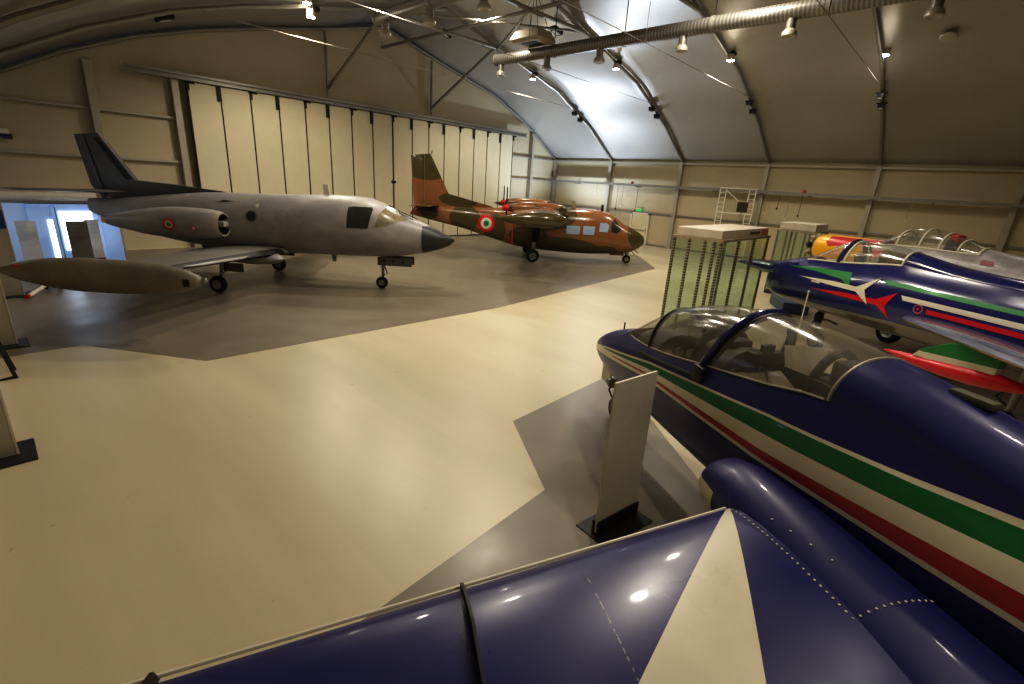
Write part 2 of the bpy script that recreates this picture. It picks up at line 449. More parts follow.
zone('floor_marking', [(XL, 11.6), (.78, 11.71), (2.25, 9.5), (9.58, 9.28), (21.2, 10.35), (24.6, 13.2), (24.2, 23.9), (XL, 23.9)])
zone('floor_marking', [(1.64, 2.75), (3.9, 2.86), (4.86, 4.28), (7.77, 4.36), (6.53, 2.84), (5.21, 1.32), (1.4, -4.4), (-.2, -5.0), (-.2, 2.70)])
zone('floor_marking', [(13.0, 1.2), (16.6, 4.2), (19.5, 3.2), (15.0, -5.8), (7.5, -5.8)])

# right wall, left wall, front wall, gable
quad('wall_right', [(XR, YF, 0), (XR, YB, 0), (XR, YB, 5.4), (XR, YF, 5.4)], m_wall)
quad('wall_left', [(XL, YB, 0), (XL, YF, 0), (XL, YF, 4.55), (XL, YB, 4.55)], m_wall)
gx = [XL] + [p[0] for p in PROF[1:-1]] + [XR]
quad('wall_front', [(XL, YF, 0), (XR, YF, 0)] + [(x, YF, roof_z(x) + .1) for x in reversed(gx)], m_wall)
quad('wall_back', [(XR, YB, 0), (XL, YB, 0)] + [(x, YB, roof_z(x) + .1) for x in gx], m_wall)
# roof membrane: billows up between the frames
mb = MB(); rows = []
NX = 60
for i in range(len(HY) - 1):
    for k in range(8):
        t = k / 8; rows.append((lerp(HY[i], HY[i + 1], t), math.sin(PI * t) ** .8))
rows.append((HY[-1], 0.)); rows.insert(0, (YB + .05, 0.))
grid = []
for y, b in rows:
    r = []
    for k in range(NX + 1):
        x = lerp(XL, XR, k / NX); u = min((x - XL), (XR - x)) / 3.
        r.append((x, y, roof_z(x) + .13 + .34 * b * min(1, u) ** .7))
    grid.append(r)
mb.rings(grid, closed=False); struct(mb.build('ceiling', m_roof, angle=80))
# frames: twin-chord aluminium arches, collars, columns, one object each
for i, y in enumerate(HY):
    mb = MB(); xs = [p[0] for p in PROF]
    pts = [(x, y, z + .02) for x, z in PROF]
    for off in (0,):
        for a, b in zip(pts, pts[1:]): 
            a, b = Vector(a), Vector(b); d = (b - a)
            mb.tube([a, b], .075, 8)
    o = struct(mb.build('trim_arch', m_steel))
    mb = MB()
    if 0 < i: 
        mb.tube([(12.35, y, 9.6), (15.4, y, 9.58), (18.7, y, 9.66)], .085, 8); struct(mb.build('trim_collar', m_steel))
    for nm, x, zt in (('trim_column_right', XR - .13, 5.3),):
        if i == 0 and nm.endswith('right'): x -= 0
        mb = MB(); mb.box((x, y if i else y - .1, zt / 2), (.26, .22, zt)); mb.box((x, y if i else y - .1, .012), (.40, .40, .024)); struct(mb.build(nm, m_alu, smooth=False))
for x, y in ((.10, 16.9), (-.24, 12.4), (-.46, 7.55)):
    mb = MB(); mb.box((x, y, 2.3), (.36, .12, 4.6)); struct(mb.build('trim_column_left', m_alu, smooth=False, bev=.01))
    mb = MB(); mb.box((x + .06, y, .012), (.56, .60, .024)); 
    struct(mb.build('trim_base_plate', m_dark, smooth=False))
    mb = MB(); mb.box((x + .19, y - .06, 2.3), (.02, .012, 4.6)); struct(mb.build('trim_column_edge', m_warmwhite, smooth=False))
# tie rods across the hall, hung at knuckle height
for i in range(1, 6):
    mb = MB(); y = HY[i]; mb.tube([(5.5, y, 7.88), (15.4, y, 7.90), (25.3, y, 7.88)], .011, 6); struct(mb.build('trim_tie_rod', m_wire))
    mb = MB(); mb.tube([(15.4, y, 7.90), (15.4, y, 9.55)], .012, 6); struct(mb.build('trim_tie_hanger', m_wire))
# ridge pipe, gable struts, eaves beam
mb = MB(); mb.tube([(15.4, 24.1, 9.55), (15.35, -6, 9.62)], .075, 8); struct(mb.build('trim_ridge_pipe', m_steel))
for x in (12.31, 18.45):
    mb = MB(); mb.tube([(x, 24.0, 6.8), (x, 24.0, 9.55)], .07, 8); struct(mb.build('trim_gable_strut', m_steel))
    mb = MB(); mb.tube([(x, 23.95, 7.2), (x + .1, 19.2, 9.6)], .075, 8); struct(mb.build('trim_brace', m_steel))
for xa, ya, xb, yb in ((12.35, 19.16, 18.7, 14.06), (18.7, 19.16, 15.4, 14.06)):
    mb = MB(); mb.tube([(xa, ya, 9.6), (xb, yb, 9.65)], .05, 8); struct(mb.build('trim_brace', m_steel))
for x, nm in ((XL + .12, 'trim_eaves_left'), (XR - .12, 'trim_eaves_right')):
    mb = MB(); mb.box((x, (YB + YF) / 2, 5.2 if x > 1 else 4.4), (.14, YB - YF, .12)); struct(mb.build(nm, m_alu, smooth=False))
# girts
for z in (2.08,):
    mb = MB(); mb.box((XR - .06, (YB + YF) / 2, z), (.1, YB - YF, .09)); struct(mb.build('trim_girt_right', m_steel, smooth=False))
    mb = MB(); mb.box((XL + .05, (YB + YF) / 2, z), (.1, YB - YF, .09)); struct(mb.build('trim_girt_left', m_steel, smooth=False))
mb = MB(); mb.box((XR - .05, (YB + YF) / 2, .05), (.1, YB - YF, .10)); struct(mb.build('baseboard_right', m_steel, smooth=False))
for z in (3.42, 5.06):
    for x0, x1 in ((XL, 3.3), (3.45, 5.95)):
        mb = MB(); mb.box(((x0 + x1) / 2, YB - .08, z), (x1 - x0, .12, .09)); struct(mb.build('trim_girt_gable', m_alu, smooth=False))
for z in (2.08, 3.75, 5.2):
    for x0, x1 in ((25.3, 27.2), (27.5, 30.2)):
        mb = MB(); mb.box(((x0 + x1) / 2, YB - .08, z), (x1 - x0, .12, .09)); struct(mb.build('trim_girt_gable', m_alu, smooth=False))
for x, zt in ((3.40, 6.62), (5.98, 6.6), (27.35, 6.62)):
    mb = MB(); mb.box((x, YB - .16, zt / 2), (.24, .30, zt)); struct(mb.build('trim_gable_post', m_alu, smooth=False, bev=.01))
# door rail
mb = MB(); mb.box((15.45, YB - .42, 6.66), (21.9, .10, .09)); mb.box((15.45, YB - .42, 6.48), (21.9, .14, .05)); mb.box((15.45, YB - .38, 6.57), (21.9, .03, .14))
struct(mb.build('trim_door_rail', m_steel, smooth=False))
# folding hangar door
dr = bpy.data.objects.new('door_1', None); C.objects.link(dr); dr.location = (0, 0, 0); dr['kind'] = 'structure'
seams = [6.36, 7.53, 8.69, 9.86, 11.04, 12.19, 13.37, 14.54, 15.74, 17.0, 18.13, 19.26, 20.44, 21.62, 22.74, 23.95, 25.12]
for i, (a, b) in enumerate(zip(seams, seams[1:])):
    mb = MB(); mb.box(((a + b) / 2, YB - .34, 3.24), (b - a - .05, .10, 6.36)); o = mb.build('door_panel', m_door, dr, smooth=False, bev=.012)
for i, a in enumerate(seams):
    w = .05 if i != 8 else .09
    mb = MB(); mb.box((a, YB - .345, 3.22), (w, .10, 6.3)); mb.build('door_seam', m_black, dr, smooth=False)
    mb = MB(); k = .55 if i % 2 else .30
    mb.box((a - (.06 if i % 2 else -.02), YB - .41, 6.42 - k / 2), (.16 if i % 2 else .10, .06, k))
    if i % 2 == 0: mb.box((a + .1, YB - .41, 6.40), (.34, .06, .07))
    mb.build('door_hinge', m_black, dr, smooth=False)
mb = MB(); mb.box((15.74, YB - .40, 3.1), (.28, .06, .10)); mb.build('door_bolt', m_black, dr, smooth=False)

# exit door in the right wall
dr = bpy.data.objects.new('door_2', None); C.objects.link(dr); dr['kind'] = 'structure'
mb = MB(); mb.box((XR - .06, 16.45, 1.02), (.06, 1.20, 1.92)); mb.build('door_leaf', m_door, dr, smooth=False)
mb = MB()
mb.box((XR - .08, 15.80, 1.03), (.12, .13, 2.06)); mb.box((XR - .08, 17.10, 1.03), (.12, .13, 2.06)); mb.box((XR - .08, 16.45, 2.02), (.12, 1.43, .10)); mb.build('door_frame', m_ivory, dr, smooth=False)
mb = MB(); mb.tube([(XR - .16, 15.92, 1.0), (XR - .16, 17.0, 1.03)], .055, 8); mb.box((XR - .12, 15.94, 1.0), (.10, .10, .22)); mb.box((XR - .12, 16.98, 1.0), (.10, .10, .22)); mb.build('door_push_bar', m_ivory, dr)
# daylight door in the gable
m_daylit_blue = mat('door paint with blue daylight glow', (.42, .54, .74), .5, var=.08, emit=(.35, .55, 1, .16))  # blue daylight put into the door colour, with a faint added glow
m_day = mat('daylight through frosted glass', (.8, .88, 1), .4, var=0, emit=(.78, .88, 1, 3.2))
dr = bpy.data.objects.new('door_3', None); C.objects.link(dr); dr['kind'] = 'structure'
VY = 21.8
mb = MB(); mb.box((1.20, VY, .90), (.52, .06, 1.80)); mb.build('door_leaf', m_daylit_blue, dr, smooth=False)
mb = MB(); mb.box((2.10, VY, .90), (1.05, .06, 1.80)); mb.build('door_leaf', m_daylit_blue, dr, smooth=False)
mb = MB(); mb.box((1.39, VY - .05, .70), (.13, .03, 1.36)); mb.build('door_glass_strip', m_day, dr, smooth=False)
mb = MB(); mb.box((2.04, VY - .05, 1.02), (.82, .03, 1.26)); mb.build('door_glass_pane', m_day, dr, smooth=False)
mb = MB()
for x in (.93, 1.50, 2.62): mb.box((x, VY - .03, .93), (.09, .12, 1.86))
mb.box((1.78, VY - .03, 1.83), (1.78, .12, .10)); mb.build('door_frame', m_daylit_blue, dr, smooth=False)
mb = MB(); mb.hexa([(2.62, VY - .02, 0), (3.08, VY - .30, 0), (3.10, VY - .26, 0), (2.62, VY + .03, 0), (2.62, VY - .02, 1.32), (3.08, VY - .30, 1.12), (3.10, VY - .26, 1.12), (2.62, VY + .03, 1.32)]); mb.build('door_open_leaf', m_daylit_blue, dr, smooth=False)
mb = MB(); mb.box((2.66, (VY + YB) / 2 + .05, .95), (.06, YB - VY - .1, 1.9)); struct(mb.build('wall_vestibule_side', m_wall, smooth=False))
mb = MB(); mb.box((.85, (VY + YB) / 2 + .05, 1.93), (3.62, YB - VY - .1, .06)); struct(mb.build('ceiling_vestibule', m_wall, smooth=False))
mb = MB(); mb.box((-.05, VY, .95), (1.86, .06, 1.9)); struct(mb.build('wall_vestibule_front', m_daylit_blue, smooth=False))
mb = MB(); mb.tube([(XL + .05, VY - .05, 2.12), (2.66, VY - .05, 2.12)], .13, 12); struct(mb.build('trim_awning_roll', m_warmwhite))

# ------------------------------------------------------------------ ceiling equipment
def rib(p):
    w = (p.y * 55.).sin(); n = p.noise(2, 3)
    return p.mix(p.ramp(w, -.2, 1.), p.mix(n, (.17, .165, .15), (.24, .23, .21)), (.36, .35, .32))
m_duct = mat('spiral galvanised duct', rough=.35, metal=.6, fn=rib, var=.2, vs=1.2)
def duct(name, x, y0, y1, z, r, dys, label):
    t = thing(name, label, 'duct', (x, y0, z))
    mb = MB(); L = y1 - y0; n = 16
    mb.tube([(0, L * k / 12, 0) for k in range(13)], r, 24); mb.build('duct_pipe', m_duct, t)
    mb = MB(); mb.lathe([(r * .3, -.04), (r + .02, -.04), (r + .02, .06), (r + .002, .06)], 'Y', n=24); mb.build('end_cap', m_steel, t)
    for k in range(1, int(abs(L) / 3.2)):
        mb = MB(); yy = math.copysign(k * 3.2, L); mb.lathe([(r, yy - .05), (r + .018, yy - .05), (r + .018, yy + .05), (r, yy + .05)], 'Y', n=24, cap=False); mb.build('joint_collar', m_steel, t)
        mb = MB(); zt = roof_z(x) - z; mb.tube([(0, yy, r * .9), (0, yy, zt + .1)], .02, 6); mb.build('hanger', m_dark, t)
    for dy in dys:
        mb = MB(); yy = dy - y0; mb.lathe([(.13, -r * .8), (.13, -r - .22)], c=(0, yy, 0), n=16); o = mb.build('spigot', m_steel, t)
        mb = MB(); mb.lathe([(.13, -r - .22), (.20, -r - .30), (.21, -r - .40), (.17, -r - .42), (.10, -r - .38)], c=(0, yy, 0), n=16); mb.build('diffuser', m_alu, o)
    return t
duct('ventilation_duct', 16.8, 17.15, -6, 8.52, .225, (16.9, 14.28, 11.73, 8.5, 5.25, 2., -1.5), 'long ribbed silver ventilation duct with a capped end hanging right of the ridge')
duct('ventilation_duct', 11.2, 17.75, -6, 8.84, .225, (17.3, 14.7, 12.1, 9.5, 7), 'ribbed silver ventilation duct hanging left of the ridge, beside the lamp bar')

t = thing('air_heater', 'beige box shaped air heater hung on thin chains under the ridge', 'heater', (16.2, 14.6, 8.72))
mb = MB(); mb.hexa([(-.55, -.75, .1), (.55, -.75, .1), (.55, .75, .1), (-.55, .75, .1), (-.40, -.6, .42), (.40, -.6, .42), (.40, .6, .42), (-.40, .6, .42)]); mb.hexa([(-.45, -.62, 0), (.45, -.62, 0), (.45, .62, 0), (-.45, .62, 0), (-.55, -.75, .1), (.55, -.75, .1), (.55, .75, .1), (-.55, .75, .1)])
mb.build('housing', mat('beige enamel', (.42, .37, .27), .5, var=.1), t, smooth=False)
mb = MB(); mb.box((0, 0, -.01), (.5, .7, .03)); mb.build('grille', m_dark, t, smooth=False)
for sx, sy in ((-.35, -.55), (.35, -.55), (-.35, .55), (.35, .55)):
    mb = MB(); mb.tube([(sx, sy, .38), (0, 0, roof_z(16.2) - 8.72 + .2)], .012, 6); mb.build('chain', m_dark, t)

# roof spotlights
def spotlight(loc, label, cool=False):
    t = thing('spotlight', label, 'lamp', loc, 0, None)
    mb = MB(); mb.lathe([(.05, .24), (.12, .22), (.16, .02), (.15, 0)], n=16); mb.build('housing', m_warmwhite, t)
    mb = MB(); mb.lathe([(.001, -.012), (.14, -.012), (.14, .0)], n=16); mb.build('lens', m_lampcool if cool else m_lamp, t)
    zt = roof_z(loc[0]) - loc[2]; mb = MB(); mb.tube([(0, 0, .2), (0, 0, max(zt, .3))], .02, 6); mb.build('bracket', m_dark, t)
    mb = MB(); mb.box((.18, 0, .30), (.26, .18, .14)); mb.build('control_box', m_dark, t, smooth=False)
    return t
lamps = [((21.3, 19.0, 8.72), 'lit spotlight on the first arch from the folding door, right slope'), ((9.25, 19.0, 8.58), 'lit spotlight on the first arch from the folding door, left slope'),
         ((21.4, 13.95, 8.75), 'lit spotlight on the second arch, between duct and exit door side'), ((9.1, 18.9, 8.95), 'smaller lit spotlight tucked above another on the left slope'),
         ((22.1, 8.95, 8.72), 'lit spotlight on the third arch above the glass cases'), ((23.4, 3.9, 8.62), 'lit spotlight on the arch above the silver trainer')]
for i, (l, s) in enumerate(lamps): spotlight(l, s, cool=(i in (0, 2, 5)))
def lamp(loc, e, col=(1, .905, .765), r=.16, size=150, blend=.5, aim=(0, 0, -1), kind='SPOT', name='lamp'):
    d = bpy.data.lights.new(name, kind); d.energy = e; d.color = col; d.shadow_soft_size = r
    if kind == 'SPOT': d.spot_size = R(size); d.spot_blend = blend
    o = bpy.data.objects.new(name, d); C.objects.link(o); o.location = loc
    o.rotation_euler = Vector(aim).to_track_quat('-Z', 'Y').to_euler(); return o
K = 1.0
for (l, s), k in zip(lamps, (1., 1.1, 1., .3, .95, .55)): lamp((l[0], l[1], l[2] - .08), 760 * K * k); lamp((l[0], l[1], l[2] - 1.0), 30 * k, r=.4, kind='POINT')  # point lights added below each spotlight to brighten the roof
for x, y, k in ((9.2, 13.9, 1.0), (9.2, 8.9, 1.3), (9.2, 3.9, .9), (21.8, -1.2, .15), (8.2, -1.2, .28), (15.4, 16.5, .8), (15.4, 6.5, 1.1), (3.2, -1.1, .38)):  # roof lamps without housings; the last added to light the cream board
    lamp((x, y, roof_z(x) - .5), 760 * K * k); lamp((x, y, roof_z(x) - 1.8), 34 * k, r=.4, kind='POINT')  # the point lights are added to lift the roof

# clamps / cable glands on the arch knuckles
j = 0
for i in range(1, 5):
    y = HY[i]
    for x, dz in ((25.45, -.02), (26.1, -.02)):
        t = thing('floodlight', ['unlit floodlight clamped to the %s arch at the upper knuckle', 'unlit floodlight clamped to the %s arch just below the knuckle'][j % 2] % ['first', 'second', 'third', 'fourth'][i - 1], 'lamp', (x, y, roof_z(x) - .05)); j += 1
        mb = MB(); mb.box((0, 0, -.10), (.30, .22, .16), bev=.02); mb.build('housing', m_dark, t)
        mb = MB(); mb.box((0, 0, -.20), (.22, .16, .05)); mb.build('lens', m_hub, t, smooth=False)
        mb = MB(); mb.tube([(0, -.2, .0), (0, .2, .0)], .025, 6); mb.build('clamp', m_dark, t)
# emergency lights on the membrane
for (x, y, lab) in ((5.3, 21.3, 'black boxed emergency light on the roof near the left end of the door rail'), (17.3, 21.4, 'black boxed emergency light on the roof above the folding door middle'), (18.6, 15.4, 'black boxed emergency light on the roof beside the air heater')):
    sl = (roof_z(x + .2) - roof_z(x - .2)) / .4
    t = thing('emergency_light', lab, 'lamp', (x, y, roof_z(x) + .16)); t.rotation_euler = (0, -math.atan(sl), 0)
    mb = MB(); mb.box((0, 0, -.02), (.55, .36, .16), bev=.02); mb.build('housing', m_black, t)
    mb = MB(); mb.box((0, 0, -.105), (.34, .18, .02)); mb.build('diffuser', m_white, t, smooth=False)
mb = MB(); x = 24.6; mb.lathe([(.02, .02), (.22, .02), (.26, .06), (.22, .12), (.02, .12)], n=20); o = mb.build('ceiling_sensor', m_alu); o.location = (23.2, 2.2, roof_z(23.2) + .22); o.rotation_euler = (0, R(20), 0)
tag(o, 'round pale ceiling disc on the roof membrane near the fourth arch', 'sensor')

# cable tray along the right wall with sockets and hanging leads
t = thing('cable_tray', 'long grey cable tray fixed along the right wall below the eaves', 'cable tray', (XR - .48, 8.9, 3.80))
mb = MB(); L = 30.; mb.box((0, 0, -.06), (.34, L, .03)); mb.box((-.17, 0, 0), (.02, L, .14)); mb.box((.17, 0, 0), (.02, L, .14)); mb.build('tray', m_steel, t, smooth=False)
for k, y in enumerate(HY):
    y -= 2.4
    if y < YF: continue
    mb = MB(); mb.box((.14, y - 8.9, -.10), (.66, .08, .06)); mb.build('bracket', m_steel, t, smooth=False)
rd = mat('red call point plastic', (.45, .02, .02), .4)
for y, lab in ((17.15, 'small red alarm beacon on the cable tray above the exit door'), (6.9, 'small red alarm beacon on the cable tray near the second glass case')):
    mb = MB(); mb.lathe([(.02, 0), (.09, 0), (.08, .12), (.02, .15)], n=12); o = mb.build('alarm_beacon', rd); o.location = (XR - .48, y, 3.865); tag(o, lab, 'beacon')
for k, (y, l, far) in enumerate(((19.8, .55, .1), (18.1, 1.5, .2), (17.7, 1.25, .2), (16.6, 1.5, .1), (8.6, 1.0, .1), (8.0, .7, .15), (7.5, 1.2, .1), (6.9, 1.0, .1), (2.35, .8, .1))):
    mb = MB(); mb.tube([(0, 0, 0), (.02, 0, -l * .5), (0, .02, -l)], .012, 6); o = mb.build('hanging_lead', m_dark if k % 2 else m_wire); o.location = (XR - .60, y, 3.72)
    tag(o, ['thin lead dangling from the tray in the corner bay', 'thin lead dangling left of the exit door', 'second thin lead beside the exit door', 'thin lead dangling over the right jamb of the exit door', 'thin lead dangling just past the folding ladder', 'short thin lead above the far glass case', 'long thin lead above the far glass case', 'thin lead under the red beacon by the glass case', 'short thin lead above the silver canopy'][k], 'cable')
    mb = MB(); mb.box((0, .02, -l - .05), (.07, .07, .10)); mb.build('plug', m_warmwhite if k % 2 == 0 else m_dark, o, smooth=False)
# exit sign
t = thing('exit_sign', 'small green lit exit sign above the white exit door', 'sign', (XR - .14, 16.55, 2.22))
mb = MB(); mb.box((0, 0, 0), (.06, .36, .15)); mb.build('sign_face', mat('lit green acrylic', (.05, .4, .1), .4, var=0, emit=(.1, .8, .2, .35)), t, smooth=False)
mb = MB(); mb.box((.04, 0, .09), (.06, .40, .03)); mb.build('bracket', m_white, t, smooth=False)

# folding access ladder / scaffold against the right wall
t = thing('scaffold_ladder', 'white tubular access ladder standing against the right wall behind the glass case', 'ladder', (29.3, 10.1, 0))
for k, y in enumerate((-.98, -.62, .66, 1.0)):
    mb = MB(); mb.tube([(0, y, 0), (0, y * .985, 3.85)], .028, 8); mb.build('upright', m_white, t)
for s in (-.8, .83):
    for k in range(14):
        mb = MB(); mb.tube([(0, s - .18, .25 + k * .26), (0, s + .18, .25 + k * .26)], .018, 6); mb.build('rung', m_white, t)
for z in (3.9, 2.55):
    mb = MB(); mb.tube([(0, -1.0, z), (0, 1.0, z)], .024, 8); mb.build('guard_rail', m_white, t)
mb = MB(); mb.tube([(0, .6, 3.75), (0, -.3, 3.1)], .024, 8); mb.build('diagonal_brace', m_white, t)
mb = MB(); mb.box((-.05, -.42, 2.92), (.03, .58, .55)); mb.tube([(0.0, -.42, 3.2), (0.0, -.42, 2.5)], .02, 6); mb.build('notice_board', mat('dark brown board', (.05, .03, .018), .6), t, smooth=False)

# wall device high on the gable
t = thing('wall_floodlight', 'small blue and white lamp on a bracket high on the gable at far left', 'lamp', (.87, YB - .2, 3.95))
mb = MB(); mb.box((0, 0, .08), (.34, .22, .16), bev=.02); mb.build('housing', m_white, t)
mb = MB(); mb.box((.08, -.02, -.08), (.30, .22, .16), bev=.02); mb.build('lamp_head', m_blue, t)
mb = MB(); mb.tube([(0, .02, .05), (0, .2, .05)], .03, 6); mb.build('bracket', m_dark, t)

# ------------------------------------------------------------------ aircraft helpers
def wheel(parent, c, r, w, leg_top=None, name='wheel', legr=.035, lean=(0, 0)):
    mb = MB(); prof = [(r * .55, -w / 2), (r * .86, -w / 2), (r * .97, -w * .36), (r, -w * .12), (r, w * .12), (r * .97, w * .36), (r * .86, w / 2), (r * .55, w / 2)]
    mb.lathe(prof, 'Y', c, 24, cap=False); o = mb.build(name, m_black, parent)
    mb = MB(); mb.lathe([(.001, -w * .42), (r * .2, -w * .5), (r * .3, -w * .36), (r * .5, -w * .40), (r * .56, -w * .5), (r * .56, w * .5), (r * .5, w * .4), (r * .3, w * .36), (r * .2, w * .5), (.001, w * .42)], 'Y', c, 20); mb.build('hub', m_hub, o)
    if leg_top:
        mb = MB(); x, y, z = c; tx, ty, tz = leg_top; s = 1 if ty >= y else -1
        yy = y + s * (w / 2 + legr * .9) if abs(ty - y) > 1e-4 or True else y
        mb.tube([(x, y, z), (x, yy, z), (x + (tx - x) * .25, yy, z + r * .9), (tx, ty, tz)], [legr * .8, legr * .8, legr, legr * 1.5], 10); mb.build('gear_leg', m_hub, parent)
        mb = MB(); mb.tube([(x + .02, yy, z + r * 1.1), (x + r * .8, yy, z + r * 1.5), (x + .03, lerp(yy, ty, .5), lerp(z, tz, .7))], legr * .45, 6); mb.build('torque_link', m_dark, parent)
    return o

# ------------------------------------------------------------------ foreground jet trainer
mbp = thing('jet_trainer', 'gloss navy two-seat jet trainer with green white red bands and ivory wing arrow', 'aircraft', (2.81, -1.825, 0), R(57))
st = [(6.87, .985, 1.0, .015, None, None, 1.02), (6.80, .94, 1.03, .11, None, None, 1.12), (6.62, .89, 1.06, .21, None, None, 1.23), (6.3, .84, 1.1, .32, None, None, 1.40), (5.9, .80, 1.15, .41, None, None, 1.55),
      (5.5, .77, 1.20, .46, 1.60, .30, 1.68), (5.2, .75, 1.24, .485, 1.62, .345, 1.90), (4.9, .74, 1.28, .50, 1.645, .375, 2.08), (4.5, .73, 1.32, .525, 1.70, .40, 2.24), (3.72, .72, 1.38, .555, 1.85, .43, 2.41), (3.0, .72, 1.42, .575, 1.98, .435, 2.45),
      (2.4, .74, 1.45, .59, 2.09, .40, 2.40), (1.9, .76, 1.47, .59, 2.08, .36, 2.335), (1.5, .78, 1.48, .59, 2.03, .35, 2.27), (0, .86, 1.5, .56, 1.9, .34, 2.10), (-2, 1.1, 1.52, .43, 1.82, .25, 1.95), (-3.9, 1.3, 1.58, .26, 1.72, .17, 1.85)]
mbb = Body(st, 2.2, .16, extra=(4.82, 3.72, 3.66, 2.42), nb=2.2)
JS = NL + NM
isg = lambda x, j: 2.4 < x < 5.5 and j >= JS
mbb.build('fuselage', m_mb, mbp, isg, 'canopy_glass', m_canopy)
# cockpit tub
mb = MB(); rings = []
for x in [2.42 + .2 * k for k in range(16)] + [5.46]:
    h = mbb.half(x)[JS]; y, z = h[0] - .012, h[1] - .005
    dp = min(.75, .15 + (5.46 - x) * 1.2, .12 + (x - 2.42) * 2.0)
    rings.append([(x, y, z), (x, y * .97, z - .06), (x, y * .92, z - dp), (x, 0, z - dp - .02), (x, -y * .92, z - dp), (x, -y * .97, z - .06), (x, -y, z)])
mb.rings(rings, closed=False); mb.build('cockpit_tub', m_darkgrey, mbp)
def arch(name, x, r, m, lean=0., parent=mbp, body=mbb, off=.0):
    pts = []; n = NU
    for k in range(-n, n + 1):
        j = n - abs(k); t = math.sin(PI / 2 * j / n); xx = x + lean * t; q = body.half(xx)[JS + j]
        pts.append((xx, (-q[0] if k > 0 else q[0]) * (1 + off), q[1] + off * .3))
    mb = MB(); mb.tube(pts, r, 8); return mb.build(name, m, parent)
arch('windscreen_arch', 4.82, .028, m_dark, off=-.02)
arch('canopy_arch', 3.74, .040, m_blue, -.24, off=.01)
arch('canopy_inner_arch', 3.68, .028, m_dark, -.24, off=-.04)
for s, nm in ((1, 'sill_rail'), (-1, 'sill_rail')):
    mb = MB(); pts = []
    for k in range(20):
        x = lerp(2.44, 5.4, k / 19); h = mbb.half(x)[JS]; pts.append((x, s * (h[0] + .003), h[1] + .003))
    mb.tube(pts, .009, 6); mb.build('sill_rail', m_alu, mbp)
    mb = MB(); pts = []
    for k in range(10):
        x = lerp(3.72, 4.9, k / 9); h = mbb.half(x)[JS - 1]; pts.append((x, s * (h[0] + .004), h[1]))
    mb.tube(pts, .022, 6); mb.build('sill_seal', m_black, mbp)
    mb = MB(); h = mbb.half(3.70)[JS - 1]; mb.box((3.70, s * h[0], h[1] + .04), (.16, .06, .15), bev=.01); mb.build('canopy_latch', m_dark, mbp)
mb = MB(); pts = mbb.arc(2.42); mb.tube(pts, .008, 6); mb.build('canopy_rear_rim', m_alu, mbp)
def seat(parent, x, z, hx, col=m_dark):
    o = MB(); o.box((x, 0, z - .28), (.42, .40, .14), bev=.03); s = o.build('seat_pan', col, parent)
    o = MB(); o.hexa([(x - .30, -.20, z - .30), (x - .16, -.20, z - .30), (x - .16, .20, z - .30), (x - .30, .20, z - .30), (x - .42, -.18, z + .30), (x - .30, -.18, z + .30), (x - .30, .18, z + .30), (x - .42, .18, z + .30)]); o.build('seat_back', m_brown, parent, smooth=False, bev=.02)
    o = MB(); o.box((x - .40, 0, z + .36), (.15, .26, .22), bev=.04); o.build('headrest', col, parent)
    o = MB(); o.tube([(x - .24, .1, z + .25), (x - .13, .09, z - .1), (x, .05, z - .2)], .022, 6); o.build('harness_strap', m_tan, parent)
    o = MB(); o.tube([(x - .24, -.1, z + .25), (x - .13, -.09, z - .1), (x, -.05, z - .2)], .022, 6); o.build('harness_strap', m_tan, parent)
seat(mbp, 4.25, 1.60, 0); seat(mbp, 3.02, 1.82, 0)
# coamings with instrument panels
for x, z, w, nm in ((4.75, 1.66, .34, 'instrument_coaming'), (3.60, 1.88, .36, 'instrument_coaming')):
    mb = MB(); rr = []
    for k in range(6):
        xx = x + .55 * k / 5 if nm and x > 4 else x + .32 * k / 5
        hgt = .16 * math.cos(k / 5 * 1.1)
        rr.append([(xx, w * math.cos(a) * (1 - .1 * k / 5), z - .14 + (.14 + hgt) * math.sin(a)) for a in [PI * q / 12 for q in range(13)]])
    mb.rings(rr, closed=False); mb.build(nm, m_black, mbp)
    mb = MB(); mb.add([(x + .03, w * .95 * math.cos(PI * q / 12), z - .14 + .26 * math.sin(PI * q / 12)) for q in range(13)] + [(x + .03, -w * .8, z - .45), (x + .03, w * .8, z - .45)], [tuple(range(15))]); mb.build('instrument_panel', m_darkgrey, mbp)
    for dy, dz in ((-.15, -.08), (0, -.06), (.15, -.08), (-.08, -.22), (.08, -.22)):
        mb = MB(); mb.lathe([(.001, -.0), (.055, -.0), (.06, .02), (.001, .02)], 'X', (x + .005, dy, z + dz), 12); mb.build('dial', m_hub, mbp)
mb = MB(); mb.box((3.46, 0, 2.02), (.10, .34, .10)); mb.box((3.46, .0, 2.10), (.06, .12, .08)); mb.build('gunsight', m_dark, mbp, smooth=False, bev=.01)
mb = MB(); mb.add([(3.35, -.30, 1.74), (2.72, -.33, 1.9), (2.72, .33, 1.9), (3.35, .30, 1.74), (3.5, .25, 1.86), (3.5, -.25, 1.86)], [(0, 1, 2, 3), (0, 3, 4, 5)]); mb.build('cockpit_floor_shelf', m_tan, mbp, smooth=False)
mb = MB(); mb.box((2.62, 0, 2.08), (.28, .5, .10), bev=.02); mb.build('rear_deck_box', m_dark, mbp)
mb = MB(); mb.tube([(2.74, k and .25 * math.cos(PI * k / 10) or .25, 1.90 + .42 * math.sin(PI * k / 10)) for k in range(11)], .035, 8); mb.build('headrest_hoop', m_dark, mbp)
mb = MB(); mb.box((4.02, 0, 1.80), (.03, .6, .36)); mb.build('blast_screen', m_canopy, mbp, smooth=False)
mb = MB(); mb.tube([(4.05, .33 * math.cos(PI * k / 12), 1.72 + .42 * math.sin(PI * k / 12)) for k in range(13)], .04, 8); mb.build('roll_hoop', m_dark, mbp)
